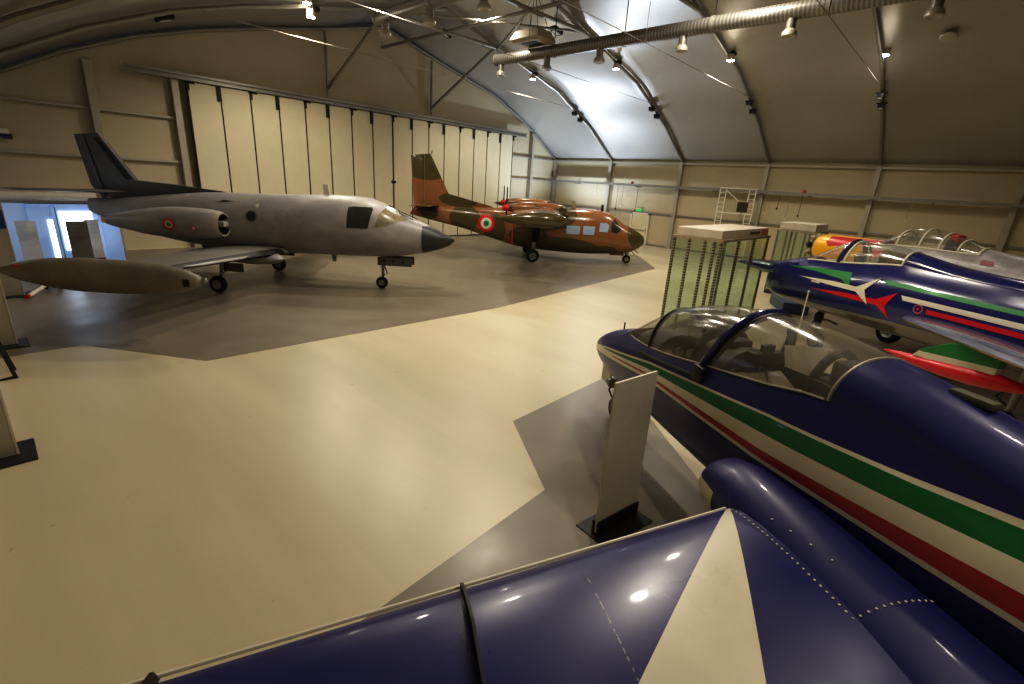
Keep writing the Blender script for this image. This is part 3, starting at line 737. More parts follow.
pb = MB(); pb.hexa([(3.22, .0, 2.02), (2.90, .06, 2.06), (2.90, .066, 2.06), (3.22, .006, 2.02), (3.36, -.08, 2.17), (2.88, -.04, 2.31), (2.88, -.034, 2.31), (3.36, -.074, 2.17)])
o = pb.build('paper_card', mat('plain white card', (.62, .58, .50), .7, var=.05), None, smooth=False)
o.matrix_world = Matrix.Translation((2.81, -1.825, 0)) @ Matrix.Rotation(R(57), 4, 'Z')
tag(o, 'plain white card leaning on the rear seat inside the navy cockpit', 'card')
# wings
for s in (1, -1):
    w = wing('wing', m_mbwing, mbp, [(.35, 2.56, 2.2, 1.25, .115), (1.01, 2.42, 2.08, 1.26, .115), (4.62, 1.70, 1.22, 1.30, .11), (4.70, 1.60, 1.0, 1.30, .08)], s, 12)
    mb = MB(); yf = 3.01 * s; xl = 2.0
    pts = [(xl + .05, 1.24), (xl + .03, 1.33), (xl - .06, 1.39), (xl - .3, 1.455), (xl - .8, 1.44), (xl - 1.15, 1.385), (xl - 1.2, 1.30)]
    mb.prism(pts, yf - .008, yf + .008, 'XZ'); mb.build('wing_fence', m_dark, mbp, smooth=False)
    mb = MB(); yf = 4.36 * s; xl = 1.74
    mb.prism([(xl + .05, 1.28), (xl + .02, 1.36), (xl - .1, 1.40), (xl - .4, 1.42), (xl - .5, 1.3)], yf - .008, yf + .008, 'XZ'); mb.build('wing_tip_fence', m_dark, mbp, smooth=False)
    # leading-edge ivory line
    mb = MB(); mb.tube([(2.43, 1.03 * s, 1.262), (1.745, 4.58 * s, 1.302)], .011, 6); mb.build('leading_edge_strip', m_ivory, mbp)
    # intake trunk
    it = Body([(2.86, 1.02, 1.20, .205, None, None, 1.38), (2.80, .98, 1.20, .235, None, None, 1.425), (2.6, .95, 1.20, .265, None, None, 1.48), (2.2, .95, 1.21, .32, None, None, 1.485), (1.5, .95, 1.22, .37, None, None, 1.455), (.8, .98, 1.24, .40, None, None, 1.42), (0, 1.02, 1.26, .38, None, None, 1.38), (-.9, 1.08, 1.28, .28, None, None, 1.34), (-1.6, 1.16, 1.28, .12, None, None, 1.32)], 2.05, .15)
    m_int = mat('navy intake with ivory lip', rough=.4, fn=lambda p: p.mix(p.x.gt(2.62) * p.z.lt(1.26), NAVY, (.62, .58, .46)), var=.15, coat=.08)
    o = it.build('intake_trunk', m_int, mbp, cap1=False, loc=(0, .74 * s, 0))
    mb = MB(); h = it.half(2.85); ring = [(y * .96, z) for y, z in h] + [(-y * .96, z) for y, z in h[-2:0:-1]]
    mb.rings([[(2.85, y, z) for y, z in ring], [(2.3, y * .8, 1.2 + (z - 1.2) * .8) for y, z in ring]], cap=False); mb.add([(2.32, y * .8, 1.2 + (z - 1.2) * .8) for y, z in ring], [tuple(range(len(ring)))])
    d = mb.build('intake_throat', m_darkgrey, o)
    # rivet heads along the root fairing
    wz = lambda x, y: 1.26 + .09
    mb = MB()
    def dots(a, b, n, zf):
        for k in range(n):
            x, y = lerp(a[0], b[0], k / (n - 1)), lerp(a[1], b[1], k / (n - 1)); z = zf(x, y)
            mb.sphere((x, y * s, z), (.008, .008, .004), 6)
    def wingz(x, y):
        t = (y - 1.01) / (4.62 - 1.01); xl = lerp(2.42, 1.70, t); c = lerp(2.08, 1.22, t); q = min(max((xl - x) / c, 0), 1)
        th = 5 * (.2969 * math.sqrt(q) - .126 * q - .3516 * q * q + .2843 * q ** 3 - .1036 * q ** 4)
        return lerp(1.26, 1.30, t) + c * .115 * th + .002
    def maxz(x, y):
        yy = abs(y - .74); z = 0
        h = it.half(x)
        for (ya, za), (yb, zb) in zip(h, h[1:]):
            if za > 1.2 and yb <= yy <= ya: z = lerp(za, zb, (ya - yy) / max(ya - yb, 1e-5))
        return max(z + .002, wingz(x, y))
    dots((2.34, 1.06), (1.40, 1.06), 24, maxz); dots((1.40, 1.06), (1.36, .60), 12, maxz); dots((2.1, .96), (1.7, .9), 4, maxz)
    mb.build('rivet_row', m_ivory, mbp)['kind'] = 'stuff'
    mb = MB()
    for k in range(34):
        x = 2.7 - k * .09; z = max(1.40, 1.32); y = mbb.y(x, z) + .002; mb.sphere((x, y * s, z), (.007, .005, .007), 6)
    mb.build('fillet_rivet_row', m_ivory, mbp)['kind'] = 'stuff'
# tail
plate_fin('fin', m_blue, mbp, [(-1.6, 1.95), (-2.9, 3.3), (-3.75, 3.35), (-3.85, 1.8)], .12)
for s in (1, -1): wing('tailplane', m_mbwing, mbp, [(.1, -2.95, 1.0, 1.72, .09), (1.75, -3.3, .6, 1.75, .09)], s, 4)
mb = MB(); mb.lathe([(.16, -3.8), (.22, -3.86), (.21, -4.0), (.17, -4.0), (.15, -3.85)], 'X', (0, 0, 1.58), 20); mb.build('jet_pipe', m_dark, mbp)
# spine blade aerial and slot
mb = MB(); mb.box((1.86, -.02, 2.345), (.24, .09, .05), bev=.015); mb.build('spine_beacon', mat('olive drab plastic', (.12, .12, .08), .5), mbp)
mb = MB(); mb.box((1.30, .14, 2.205), (.22, .02, .012)); mb.build('spine_slot', m_ivory, mbp, smooth=False)
mb = MB(); mb.tube([(6.10, .05, 1.47), (6.10, .05, 1.58)], .012, 6); mb.build('nose_vane', m_dark, mbp)
# landing gear
wheel(mbp, (6.10, 0, .18), .18, .11, (5.95, .0, .86), 'nose_wheel')
mb = MB(); mb.lathe([(.001, 0), (.07, 0), (.08, .03), (.06, .12), (.001, .14)], 'X', (6.12, .10, .60), 14); mb.build('landing_light', m_hub, mbp)
mb = MB(); mb.box((6.32, .12, .68), (.30, .02, .26)); mb.build('nose_gear_door', m_ivory, mbp, smooth=False)
for s in (1, -1): 
    wheel(mbp, (1.75, 1.1 * s, .24), .24, .15, (1.75, 1.02 * s, 1.2), 'main_wheel')
mb = MB(); mb.hexa([(1.5, .62, .75), (2.0, .62, .75), (2.0, .65, .75), (1.5, .65, .75), (1.5, .5, 1.1), (2.0, .5, 1.1), (2.0, .53, 1.1), (1.5, .53, 1.1)]); mb.build('gear_door', m_ivory, mbp, smooth=False)

# ------------------------------------------------------------------ second navy jet
gp = thing('jet_fighter', 'navy swept-wing jet fighter with needle nose and tricolour arrows on its side', 'aircraft', (8.39, -5.45, 0), R(57))
st = [(10.62, 1.12, 1.42, .30, None, None, 1.78), (10.55, 1.07, 1.44, .36, None, None, 1.87), (10.3, 1.02, 1.47, .42, None, None, 1.98), (9.85, .98, 1.5, .48, None, None, 2.10), (9.5, .97, 1.52, .51, 2.10, .28, 2.18), (9.0, .96, 1.54, .54, 2.15, .31, 2.47), (8.5, .95, 1.56, .56, 2.19, .33, 2.66), (7.9, .95, 1.57, .57, 2.26, .32, 2.69),
      (7.25, .95, 1.58, .58, 2.33, .27, 2.60), (6.3, .95, 1.6, .58, 2.28, .29, 2.45), (5.4, .97, 1.6, .58, 2.25, .32, 2.40), (3, 1.0, 1.6, .56, 2.15, .33, 2.32), (0, 1.2, 1.62, .44, 2.0, .28, 2.15), (-1.5, 1.3, 1.64, .34, 1.9, .2, 2.0)]
gb = Body(st, 2.2, .16, extra=(8.62, 8.5, 7.27))
gb.build('fuselage', m_g91, gp, lambda x, j: 7.25 < x < 9.5 and j >= JS, 'canopy_glass', m_canopy, cap1=False)
nc = Body([(12.24, 1.615, 1.62, .006, None, None, 1.625), (11.8, 1.57, 1.65, .08, None, None, 1.73), (11.2, 1.52, 1.67, .19, None, None, 1.82), (10.6, 1.50, 1.68, .31, None, None, 1.90), (10.3, 1.49, 1.68, .37, None, None, 1.96)], 2.0, .15)
nc.build('nose_cone', m_g91, gp)
mb = MB(); h = gb.half(10.61); ring = [(y * .94, z) for y, z in h] + [(-y * .94, z) for y, z in h[-2:0:-1]]
mb.rings([[(10.61, y, z) for y, z in ring], [(10.0, y * .8, 1.4 + (z - 1.4) * .8) for y, z in ring]], cap=False); mb.add([(10.02, y * .8, 1.4 + (z - 1.4) * .8) for y, z in ring], [tuple(range(len(ring)))]); mb.build('intake_throat', m_darkgrey, gp)
mb = MB(); rings = []
for x in [7.28 + .2 * k for k in range(11)] + [9.46]:
    h2 = gb.half(x)[JS]; y, z = h2[0] - .012, h2[1] - .004; dp = min(.6, .12 + (9.46 - x) * 1.0, .12 + (x - 7.28) * 1.5)
    rings.append([(x, y, z), (x, y * .95, z - dp), (x, 0, z - dp - .02), (x, -y * .95, z - dp), (x, -y, z)])
mb.rings(rings, closed=False); mb.build('cockpit_tub', m_darkgrey, gp)
arch('windscreen_arch', 8.62, .05, m_blue, -.08, gp, gb, .01); arch('canopy_front_rim', 8.48, .022, m_ivory, -.05, gp, gb, .015); arch('canopy_rear_rim', 7.27, .022, m_ivory, .0, gp, gb, .015)
for s in (1, -1):
    mb = MB(); mb.tube([(lerp(7.27, 9.48, k / 14), s * (gb.half(lerp(7.27, 9.48, k / 14))[JS][0] + .006), gb.half(lerp(7.27, 9.48, k / 14))[JS][1] + .004) for k in range(15)], .02, 6); mb.build('canopy_sill_rim', m_ivory, gp)
mb = MB(); mb.tube([(9.48, 0, 2.20), (9.2, 0, 2.36), (8.9, 0, 2.53), (8.64, 0, 2.63)], .016, 6); mb.build('windscreen_centre_bar', m_ivory, gp)
seat(gp, 8.15, 2.08, 0, m_brown)
mb = MB(); mb.box((7.6, 0, 2.36), (.36, .34, .36), bev=.04); mb.sphere((7.78, .12, 2.44), (.12, .1, .14), 10); mb.build('ejection_seat_gun', m_brown, gp)
mb = MB(); mb.lathe([(.001, -.03), (.09, -.02), (.11, .1), (.08, .2), (.001, .22)], c=(8.42, 0, 2.20), n=14); mb.build('gunsight', mat('grey blue sight', (.14, .16, .22), .4), gp)
for k, (nm, poly, m) in enumerate((('green_arrow', [(10.0, 1.885), (9.0, 1.985), (8.108, 2.037), (7.984, 1.715), (8.269, 1.868), (9.0, 1.905)], m_green),
        ('white_arrow', [(9.42, 1.725), (8.4, 1.79), (7.855, 1.785), (7.435, 2.044), (7.646, 1.763), (7.492, 1.489), (7.822, 1.689), (8.49, 1.692)], m_ivory),
        ('red_arrow', [(8.96, 1.53), (8.08, 1.61), (7.537, 1.635), (7.352, 1.644), (6.98, 1.853), (7.142, 1.554), (7.022, 1.341), (7.316, 1.533), (7.766, 1.52), (8.3, 1.515)], m_red),
        ('green_stripe', [(7.357, 2.03), (0.2, 1.93), (0.2, 1.85), (7.29, 1.955)], m_green), ('white_stripe', [(6.907, 1.825), (0.2, 1.80), (0.2, 1.70), (6.842, 1.74)], m_ivory), ('red_stripe', [(6.382, 1.684), (0.2, 1.67), (0.2, 1.58), (6.357, 1.602)], m_red))):
    for s in (1, -1): gb.decal(nm, poly, s, m, gp, (.008, .013, .010, .007, .007, .007)[k], .16)
for s in (1, -1): gb.disc('emblem', (6.52, 1.655), (.025, .065, .085), s, [m_red, m_blue, mat('pink ring paint', (.5, .12, .14), .4)], gp)
for s in (1, -1):
    gb.decal('cannon_slot', [(9.35, 1.36), (8.75, 1.36), (8.75, 1.30), (9.35, 1.30)], s, m_black, gp, .006, .2)
    gb.decal('warning_text', [(9.0, 1.70), (8.75, 1.70), (8.75, 1.665), (9.0, 1.665)], s, m_warmwhite, gp, .012, .2)
    gb.decal('airbrake_door', [(8.0, 1.16), (6.9, 1.19), (6.9, 1.03), (8.0, 1.0)], s, m_dark if s < 0 else mat('dark grey panel', (.11, .10, .09), .6), gp, .01, .2)  # airbrake door darker than the grey belly, tone differing by side
    wing('wing', m_g91wing, gp, [(.45, 6.85, 2.5, 1.42, .10), (.78, 6.6, 2.4, 1.45, .10), (3.05, 3.75, 1.7, 1.80, .10), (3.35, 3.3, 1.5, 1.84, .09)], s, 10)
    # tip of pylon and underwing tank
    mb = MB(); y0 = 2.2 * s
    py = mat('tricolour pylon paint', rough=.3, fn=lambda p: p.mix(p.z.gt(p.pw(p.x, [(4.1, 1.47), (5.2, 1.37)])), (.60, .56, .44), (.01, .20, .045)), var=.08, coat=.3)
    poly = [(5.25, 1.27), (5.15, 1.41), (4.82, 1.60), (4.5, 1.70), (4.12, 1.70), (4.15, 1.30)]
    c = (4.6, 1.5); mb.rings([[(a, y0 - .02, b) for a, b in poly], [(lerp(a, c[0], .06), y0 - .06, lerp(b, c[1], .06)) for a, b in poly]], cap=True)
    mb.rings([[(a, y0 + .02, b) for a, b in poly], [(lerp(a, c[0], .06), y0 + .06, lerp(b, c[1], .06)) for a, b in poly]], cap=True); mb.rings([[(a, y0 - .02, b) for a, b in poly], [(a, y0 + .02, b) for a, b in poly]], cap=False)
    mb.build('pylon', py, gp, smooth=False)
    mb = MB(); zc = 1.20
    mb.rings([[(x, y0 + r * math.cos(2 * PI * k / 20), zc + dz + r * math.sin(2 * PI * k / 20)) for k in range(20)] for x, r, dz in ((5.70, .008, 0), (5.55, .04, .0), (5.2, .085, .0), (4.8, .115, .02), (4.4, .125, .05), (4.1, .11, .08), (3.85, .06, .10), (3.7, .008, .11))])
    mb.build('drop_tank', m_red, gp)
    wheel(gp, (4.6, .95 * s, .28), .28, .16, (4.6, .75 * s, 1.35), 'main_wheel', .045)
    wing('tailplane', m_g91wing, gp, [(.1, -.1, 1.0, 2.0, .08), (1.5, -.9, .6, 2.05, .08)], s, 4)
plate_fin('fin', m_blue, gp, [(2.6, 2.25), (.4, 3.45), (-.9, 3.5), (-1.2, 1.95)], .14)
wheel(gp, (8.95, 0, .22), .22, .13, (8.95, .0, 1.15), 'nose_wheel', .045)
mb = MB(); mb.tube([(8.95, .05, .75), (8.7, .12, .82), (8.4, .14, .80)], .022, 6); mb.sphere((8.97, .07, .80), (.12, .08, .16), 8); mb.build('steering_jack', m_black, gp)

# ------------------------------------------------------------------ silver trainer
sp_ = thing('trainer_aeroplane', 'weathered silver trainer aeroplane with framed canopy and yellow nose cowling', 'aircraft', (11.74, -7.625, 0), R(57))
st = [(13.24, 1.604, 1.977, .40, None, None, 2.409), (13.07, 1.51, 1.954, .467, None, None, 2.444), (12.37, 1.394, 1.919, .537, None, None, 2.467), (11.55, 1.277, 1.884, .572, None, None, 2.479), (11.06, 1.183, 1.86, .595, 2.374, .327, 2.502), (10.62, 1.137, 1.86, .619, 2.409, .35, 2.782), (10.19, 1.113, 1.86, .63, 2.432, .362, 2.934), (9.67, 1.113, 1.86, .63, 2.444, .362, 2.911),
      (9.16, 1.125, 1.86, .63, 2.444, .338, 2.794), (8.52, 1.16, 1.86, .619, 2.444, .257, 2.596), (8.05, 1.184, 1.86, .607, None, None, 2.537), (5.83, 1.30, 1.86, .537, None, None, 2.374), (2.33, 1.592, 1.884, .327, None, None, 2.175), (.23, 1.767, 1.907, .117, None, None, 2.06)]
sb = Body(st, 2.1, .18, extra=(10.5, 9.86, 9.39))
sb.build('fuselage', m_silver, sp_, lambda x, j: 8.52 < x < 11.06 and j >= JS, 'canopy_glass', m_canopy)
for i, x in enumerate((10.53, 9.92, 9.43, 9.0, 8.56)): arch('canopy_frame', x, .030, m_ivory, .0, sp_, sb, .01)
for s in (1, -1):
    mb = MB(); mb.tube([(lerp(8.54, 11.04, k / 14), s * (sb.half(lerp(8.54, 11.04, k / 14))[JS][0] + .006), sb.half(lerp(8.54, 11.04, k / 14))[JS][1]) for k in range(15)], .03, 6); mb.build('canopy_rail', m_ivory, sp_)
mb = MB(); mb.tube([(11.04, 0, 2.525), (10.53, 0, 2.83)], .023, 6); mb.build('windscreen_bar', m_ivory, sp_)
mb = MB(); mb.box((9.7, 0, 2.35), (.58, .46, .14), bev=.03); mb.hexa([(9.32, -.22, 2.30), (9.46, -.22, 2.30), (9.46, .22, 2.30), (9.32, .22, 2.30), (9.26, -.2, 2.72), (9.38, -.2, 2.72), (9.38, .2, 2.72), (9.26, .2, 2.72)]); mb.build('seat', m_darkgrey, sp_, smooth=False)
mb = MB(); mb.box((9.30, 0, 2.74), (.19, .30, .21), bev=.05); mb.build('headrest', m_red, sp_)
mb = MB(); mb.rings([[(10.97, -.30, 2.35), (10.97, .30, 2.35), (10.97, 0, 2.467)], [(8.64, -.23, 2.374), (8.64, .23, 2.374), (8.64, 0, 2.397)]]); mb.build('cockpit_deck', m_darkgrey, sp_, smooth=False)
en = MB(); en.lathe([(.06, 13.71), (.12, 13.70), (.15, 13.61), (.26, 13.56), (.26, 13.30), (.35, 13.28), (.35, 13.22)], 'X', (0, 0, 2.0), 16); eng = en.build('engine_crankcase', m_hub, sp_)
for k in range(9):
    a = 2 * PI * k / 9 + .2; mb = MB(); d = Vector((0, math.cos(a), math.sin(a))); c = Vector((13.42, 0, 2.0))
    mb.tube([c + d * .21, c + d * .28, c + d * .30, c + d * .385, c + d * .44], [.07, .07, .10, .10, .06], 10); mb.build('cylinder_head', m_tan if k % 3 else m_dark, eng)
    mb = MB(); mb.tube([c + d * .16 + Vector((.12, 0, 0)), c + d * .43 + Vector((.105, 0, 0))], .016, 6); mb.build('pushrod', m_hub, eng)
for s in (1, -1):
    sb.decal('red_flash', [(11.14, 2.19), (10.39, 2.257), (10.39, 2.117), (10.97, 2.02)], s, m_red, sp_, .008, .15)
    sb.decal('faded_emblem', [(8.4, 2.35), (8.11, 2.35), (8.05, 2.257), (8.34, 2.234)], s, mat('faded red marking', (.32, .12, .13), .5), sp_, .008, .12)
    for x, z in ((6.71, 2.21), (6.68, 2.05), (6.48, 2.05), (6.75, 1.93), (7.35, 2.0)): sb.disc('vent_hole', (x, z), (.04,), s, [m_black], sp_)
    wing('wing', mat('silver wing paint', (.34, .33, .33), .4, .2, var=.2), sp_, [(.45, 9.6, 2.4, 1.25, .13), (3.1, 9.4, 1.6, 1.32, .11)], s, 8)
    wheel(sp_, (9.3, 1.3 * s, .33), .33, .18, (9.2, 1.2 * s, 1.3), 'main_wheel', .06)
    wing('tailplane', m_silver, sp_, [(.08, 1.87, 1.15, 2.0, .09), (1.8, 1.63, .8, 2.02, .08)], s, 4)
plate_fin('fin', m_silver, sp_, [(2.2, 2.12), (1.4, 3.28), (.35, 3.4), (.0, 1.88)], .1)
wheel(sp_, (1.05, 0, .14), .14, .09, (1.05, .0, 1.8), 'tail_wheel', .04)

# ------------------------------------------------------------------ grey business jet
pp = thing('business_jet', 'matt grey twin-jet with dark nose cone, wing tip tank and tall fin', 'aircraft', (8.2, 13.14, 0), R(-47.2))
st = [(2.26, 1.60, 1.64, .02, None, None, 1.67), (2.15, 1.48, 1.62, .12, None, None, 1.74), (1.82, 1.33, 1.60, .26, None, None, 1.88), (1.36, 1.20, 1.60, .42, None, None, 2.08), (.84, 1.10, 1.62, .56, None, None, 2.27), (.45, 1.05, 1.66, .66, None, None, 2.42), (.10, 1.02, 1.72, .74, None, None, 2.62), (-.25, 1.0, 1.78, .80, None, None, 2.73), (-1.0, .98, 1.84, .86, None, None, 2.77),
      (-2.4, .96, 1.83, .87, None, None, 2.71), (-4.0, .95, 1.80, .87, None, None, 2.65), (-5.0, .99, 1.80, .84, None, None, 2.62), (-6.0, 1.10, 1.80, .74, None, None, 2.52), (-7.1, 1.30, 1.83, .56, None, None, 2.38), (-8.0, 1.54, 1.92, .36, None, None, 2.28), (-8.75, 1.80, 2.02, .15, None, None, 2.22)]
pb_ = Body(st, 2.15, .2)
pb_.build('fuselage', m_pd, pp)
for s in (1, -1):
    pb_.decal('cockpit_side_window', [(-.74, 2.46), (-.62, 2.49), (-.10, 2.49), (-.06, 2.44), (-.16, 1.93), (-.22, 1.90), (-.76, 1.90)], s, m_win, pp, .008, .12)
    pb_.decal('windscreen_pane', [(.01, 1.96), (.10, 2.30), (.27, 2.52), (.36, 2.50), (.55, 2.39), (.90, 2.19), (.60, 2.10), (.30, 2.00)], s, m_win if s > 0 else mat('smoky windscreen glass', (.24, .215, .14), .22, var=.6, vs=6), pp, .008, .10)
    pts = [(.0, 1.96), (.09, 2.31), (.27, 2.54), (.38, 2.52)]
    mb = MB(); mb.tube([(x, s * (pb_.y(x, z) + .01), z) for x, z in pts], .016, 6); mb.build('window_frame', m_pd, pp)
    pb_.disc('cabin_window', (-3.49, 2.06), (.13, .165), s, [m_win, m_pddark], pp)
    for x in (-2.6, -1.9): pb_.disc('blanked_window', (x, 2.10), (.15, .17), s, [m_pd, mat('faint window outline', (.27, .26, .255), .5)], pp, .005)
    pb_.disc('beacon_lens', (-3.35, 2.36), (.05,), s, [m_warmwhite], pp)
    pb_.decal('air_scoop', [(-4.35, 2.44), (-4.05, 2.42), (-4.35, 2.39), (-4.55, 2.38)], s, m_black, pp, .01, .15)
    # engine nacelle
    nb = Body([(0.0, -.30, 0, .30, None, None, .30), (-.10, -.35, 0, .345, None, None, .36), (-.5, -.42, 0, .40, None, None, .41), (-1.2, -.44, 0, .42, None, None, .42), (-1.9, -.42, .0, .40, None, None, .36), (-2.7, -.30, .0, .30, None, None, .20), (-3.2, -.20, -.02, .18, None, None, .10)], 2.1, .15)
    off = Vector((-4.15, 1.10 * s, 1.80))
    o = nb.build('engine_nacelle', m_pd, pp, cap1=False, loc=off)
    mb = MB(); mb.lathe([(.29, .0), (.325, .015), (.345, -.05), (.35, -.10)], 'X', n=26, cap=False); mb.build('intake_lip', mat('bare polished lip', (.55, .50, .40), .35, .4), o)
    mb = MB(); mb.lathe([(.29, 0), (.24, -.25), (.22, -.5), (.001, -.5)], 'X', n=24, cap=False); mb.build('intake_throat', m_dark, o)
    mb = MB(); mb.lathe([(.001, -.18), (.05, -.22), (.10, -.40), (.10, -.5)], 'X', n=14); mb.build('intake_bullet', m_hub, o)
    mb = MB(); mb.box((-4.9 - .2, .85 * s, 1.8), (1.9, .5, .16), bev=.05); mb.build('nacelle_stub', m_pd, pp)
    d = nb.disc('roundel', (-1.28, -.03), (.06, .11, .17), s, [m_green, m_ivory, m_red], o)
    d = nb.disc('red_dot', (-.62, -.10), (.05, .075), s, [m_ivory, m_red], o)
    # wing, tank
    m_pdw = mat('grey wing with black leading edge', rough=.4, fn=lambda p: (.24, .23, .215), var=.15)
    wing('wing', m_pdw, pp, [(.6, -2.55, 2.5, 1.06, .12), (1.9, -2.85, 2.1, 1.10, .12), (5.5, -3.35, 1.25, 1.22, .11)], s, 10)
    mb = MB(); rr = []
    for k in range(9):
        t = k / 8; y = lerp(.85, 5.3, t); xl = pchip([.6, 1.9, 5.5], [-2.55, -2.85, -3.35], y); z = pchip([.6, 1.9, 5.5], [1.06, 1.10, 1.22], y); c = lerp(2.4, 1.28, t) * .065
        rr.append([(xl + .012 - c * 1.3, y * s, z + c * .78), (xl - c * .35, y * s, z + c * .5), (xl + .016, y * s, z), (xl - c * .35, y * s, z - c * .42), (xl - c * 1.3, y * s, z - c * .62)])
    mb.rings(rr, closed=False); mb.build('deicer_boot', m_black, pp)
    tk = MB(); prof = [(0.0, .03), (-.06, .12), (-.35, .23), (-.8, .30), (-1.4, .33), (-2.3, .335), (-2.9, .30), (-3.5, .20), (-3.95, .07), (-4.1, .01)]
    tk.rings([[(x, r * math.cos(2 * PI * k / 24), (r + 0) * math.sin(2 * PI * k / 24)) for k in range(24)] for x, r in prof]); o = tk.build('tip_tank', m_pdtank, pp); o.location = (-2.05, 5.62 * s, 1.18)
    mb = MB(); mb.lathe([(.05, -.02), (.055, .05), (.03, .07), (.001, .07)], 'X', (.02, -.03 * s, .02), 12); mb.build('navigation_lamp', m_hub, o)
    mb = MB(); mb.box((-.18, .20 * s, .0), (.12, .03, .15), bev=.012); mb.build('black_patch', m_black, o)
    mb = MB(); mb.prism([(-3.3, .0), (-4.15, -.02), (-4.3, .10), (-3.8, .16)], .0, .02, 'XY'); mb.build('tank_fin', m_pddark, o, smooth=False)
    mb = MB(); mb.box((-3.42, .17 * s, .13), (.14, .03, .05)); mb.build('red_mark', m_red, o, smooth=False)
    wheel(pp, (-4.10, 1.80 * s, .235), .235, .16, (-3.95, 1.72 * s, 1.05), 'main_wheel', .045)
    mb = MB(); mb.box((-3.72, 1.62 * s, .70), (.55, .04, .24), bev=.01); mb.build('gear_door', m_pddark, pp)
    mb = MB(); mb.sphere((-3.35, 1.2 * s, .95), (.9, .32, .20), 16); mb.build('wing_fairing', m_pd, pp)
    wing('tailplane', m_pddark, pp, [(.05, -7.45, 1.15, 2.46, .10), (2.55, -8.15, .75, 2.53, .09)], s, 6)
plate_fin('fin', m_pddark, pp, [(-4.5, 2.62), (-5.98, 2.74), (-7.25, 2.80), (-8.13, 4.07), (-8.52, 4.03), (-8.20, 2.3), (-7.6, 2.2)], .14)
plate_fin('rudder', m_pddark, pp, [(-8.54, 4.03), (-8.83, 4.0), (-8.62, 2.6), (-8.36, 2.25), (-8.22, 2.3)], .09)
mb = MB(); mb.prism([(-7.32, 2.83), (-8.11, 3.95), (-8.24, 3.95), (-7.52, 2.83)], -.078, .078, 'XZ'); mb.build('fin_boot', m_black, pp, smooth=False)
mb = MB(); mb.prism([(-.72, 2.74), (-.54, 2.74), (-.58, 3.04), (-.74, 3.04)], -.02, .02, 'XZ'); mb.build('blade_aerial', m_ivory, pp, smooth=False).location = (-.95, 0, 0)
mb = MB(); mb.prism([(-1.55, 1.0), (-1.40, 1.0), (-1.42, .76), (-1.52, .76)], -.015, .015, 'XZ'); mb.build('belly_aerial', m_pd, pp, smooth=False)
mb = MB(); mb.prism([(-5.2, 1.15), (-5.55, 1.18), (-5.5, .85), (-5.3, .88)], -.06, .06, 'XZ'); mb.build('tail_skid', m_black, pp, smooth=False)
mb = MB(); mb.tube([(.62, -.20, 2.36), (1.05, -.28, 2.19)], .012, 6); mb.build('wiper', m_dark, pp)
mb = MB(); mb.tube([(.55, -.05, 2.42), (1.15, -.07, 2.2)], .012, 6); mb.build('wiper', m_dark, pp)
wheel(pp, (0, 0, .185), .185, .11, (.04, 0, 1.1), 'nose_wheel', .04)
mb = MB(); mb.box((.46, -.20, .89), (1.05, .04, .26), bev=.012); o = mb.build('nose_gear_door', m_pddark, pp)
for x in (.15, .42, .72):
    mb = MB(); mb.lathe([(.001, -.226), (.035, -.226), (.035, -.222)], 'Y', (x, 0, .90), 12); mb.build('lightening_hole', m_black, o)
mb = MB(); mb.box((.46, .20, .89), (1.05, .04, .26), bev=.012); mb.build('nose_gear_door', m_pddark, pp)

# ------------------------------------------------------------------ camouflaged pusher twin
cp = thing('pusher_aeroplane', 'brown and olive camouflaged twin pusher-propeller aeroplane with red spinner', 'aircraft', (21.33, 12.03, 0), R(-44.4))
st = [(.76, 1.06, 1.10, .02, None, None, 1.14), (.68, .88, 1.1, .18, None, None, 1.32), (.45, .72, 1.08, .36, None, None, 1.50), (.1, .56, 1.06, .52, None, None, 1.68), (-.4, .46, 1.08, .64, None, None, 1.88), (-.8, .42, 1.12, .70, None, None, 2.16), (-1.2, .40, 1.18, .74, None, None, 2.36), (-2.3, .36, 1.24, .78, None, None, 2.48), (-3.8, .40, 1.3, .77, None, None, 2.47), (-5.3, .52, 1.36, .70, None, None, 2.36), (-6.8, .87, 1.5, .53, None, None, 2.27),
      (-8.25, 1.27, 1.65, .36, None, None, 2.24), (-9.2, 1.45, 1.76, .25, None, None, 2.22), (-10.4, 1.70, 1.86, .08, None, None, 2.05)]
cb = Body(st, 2.3, .22)
cb.build('fuselage', m_camo, cp)
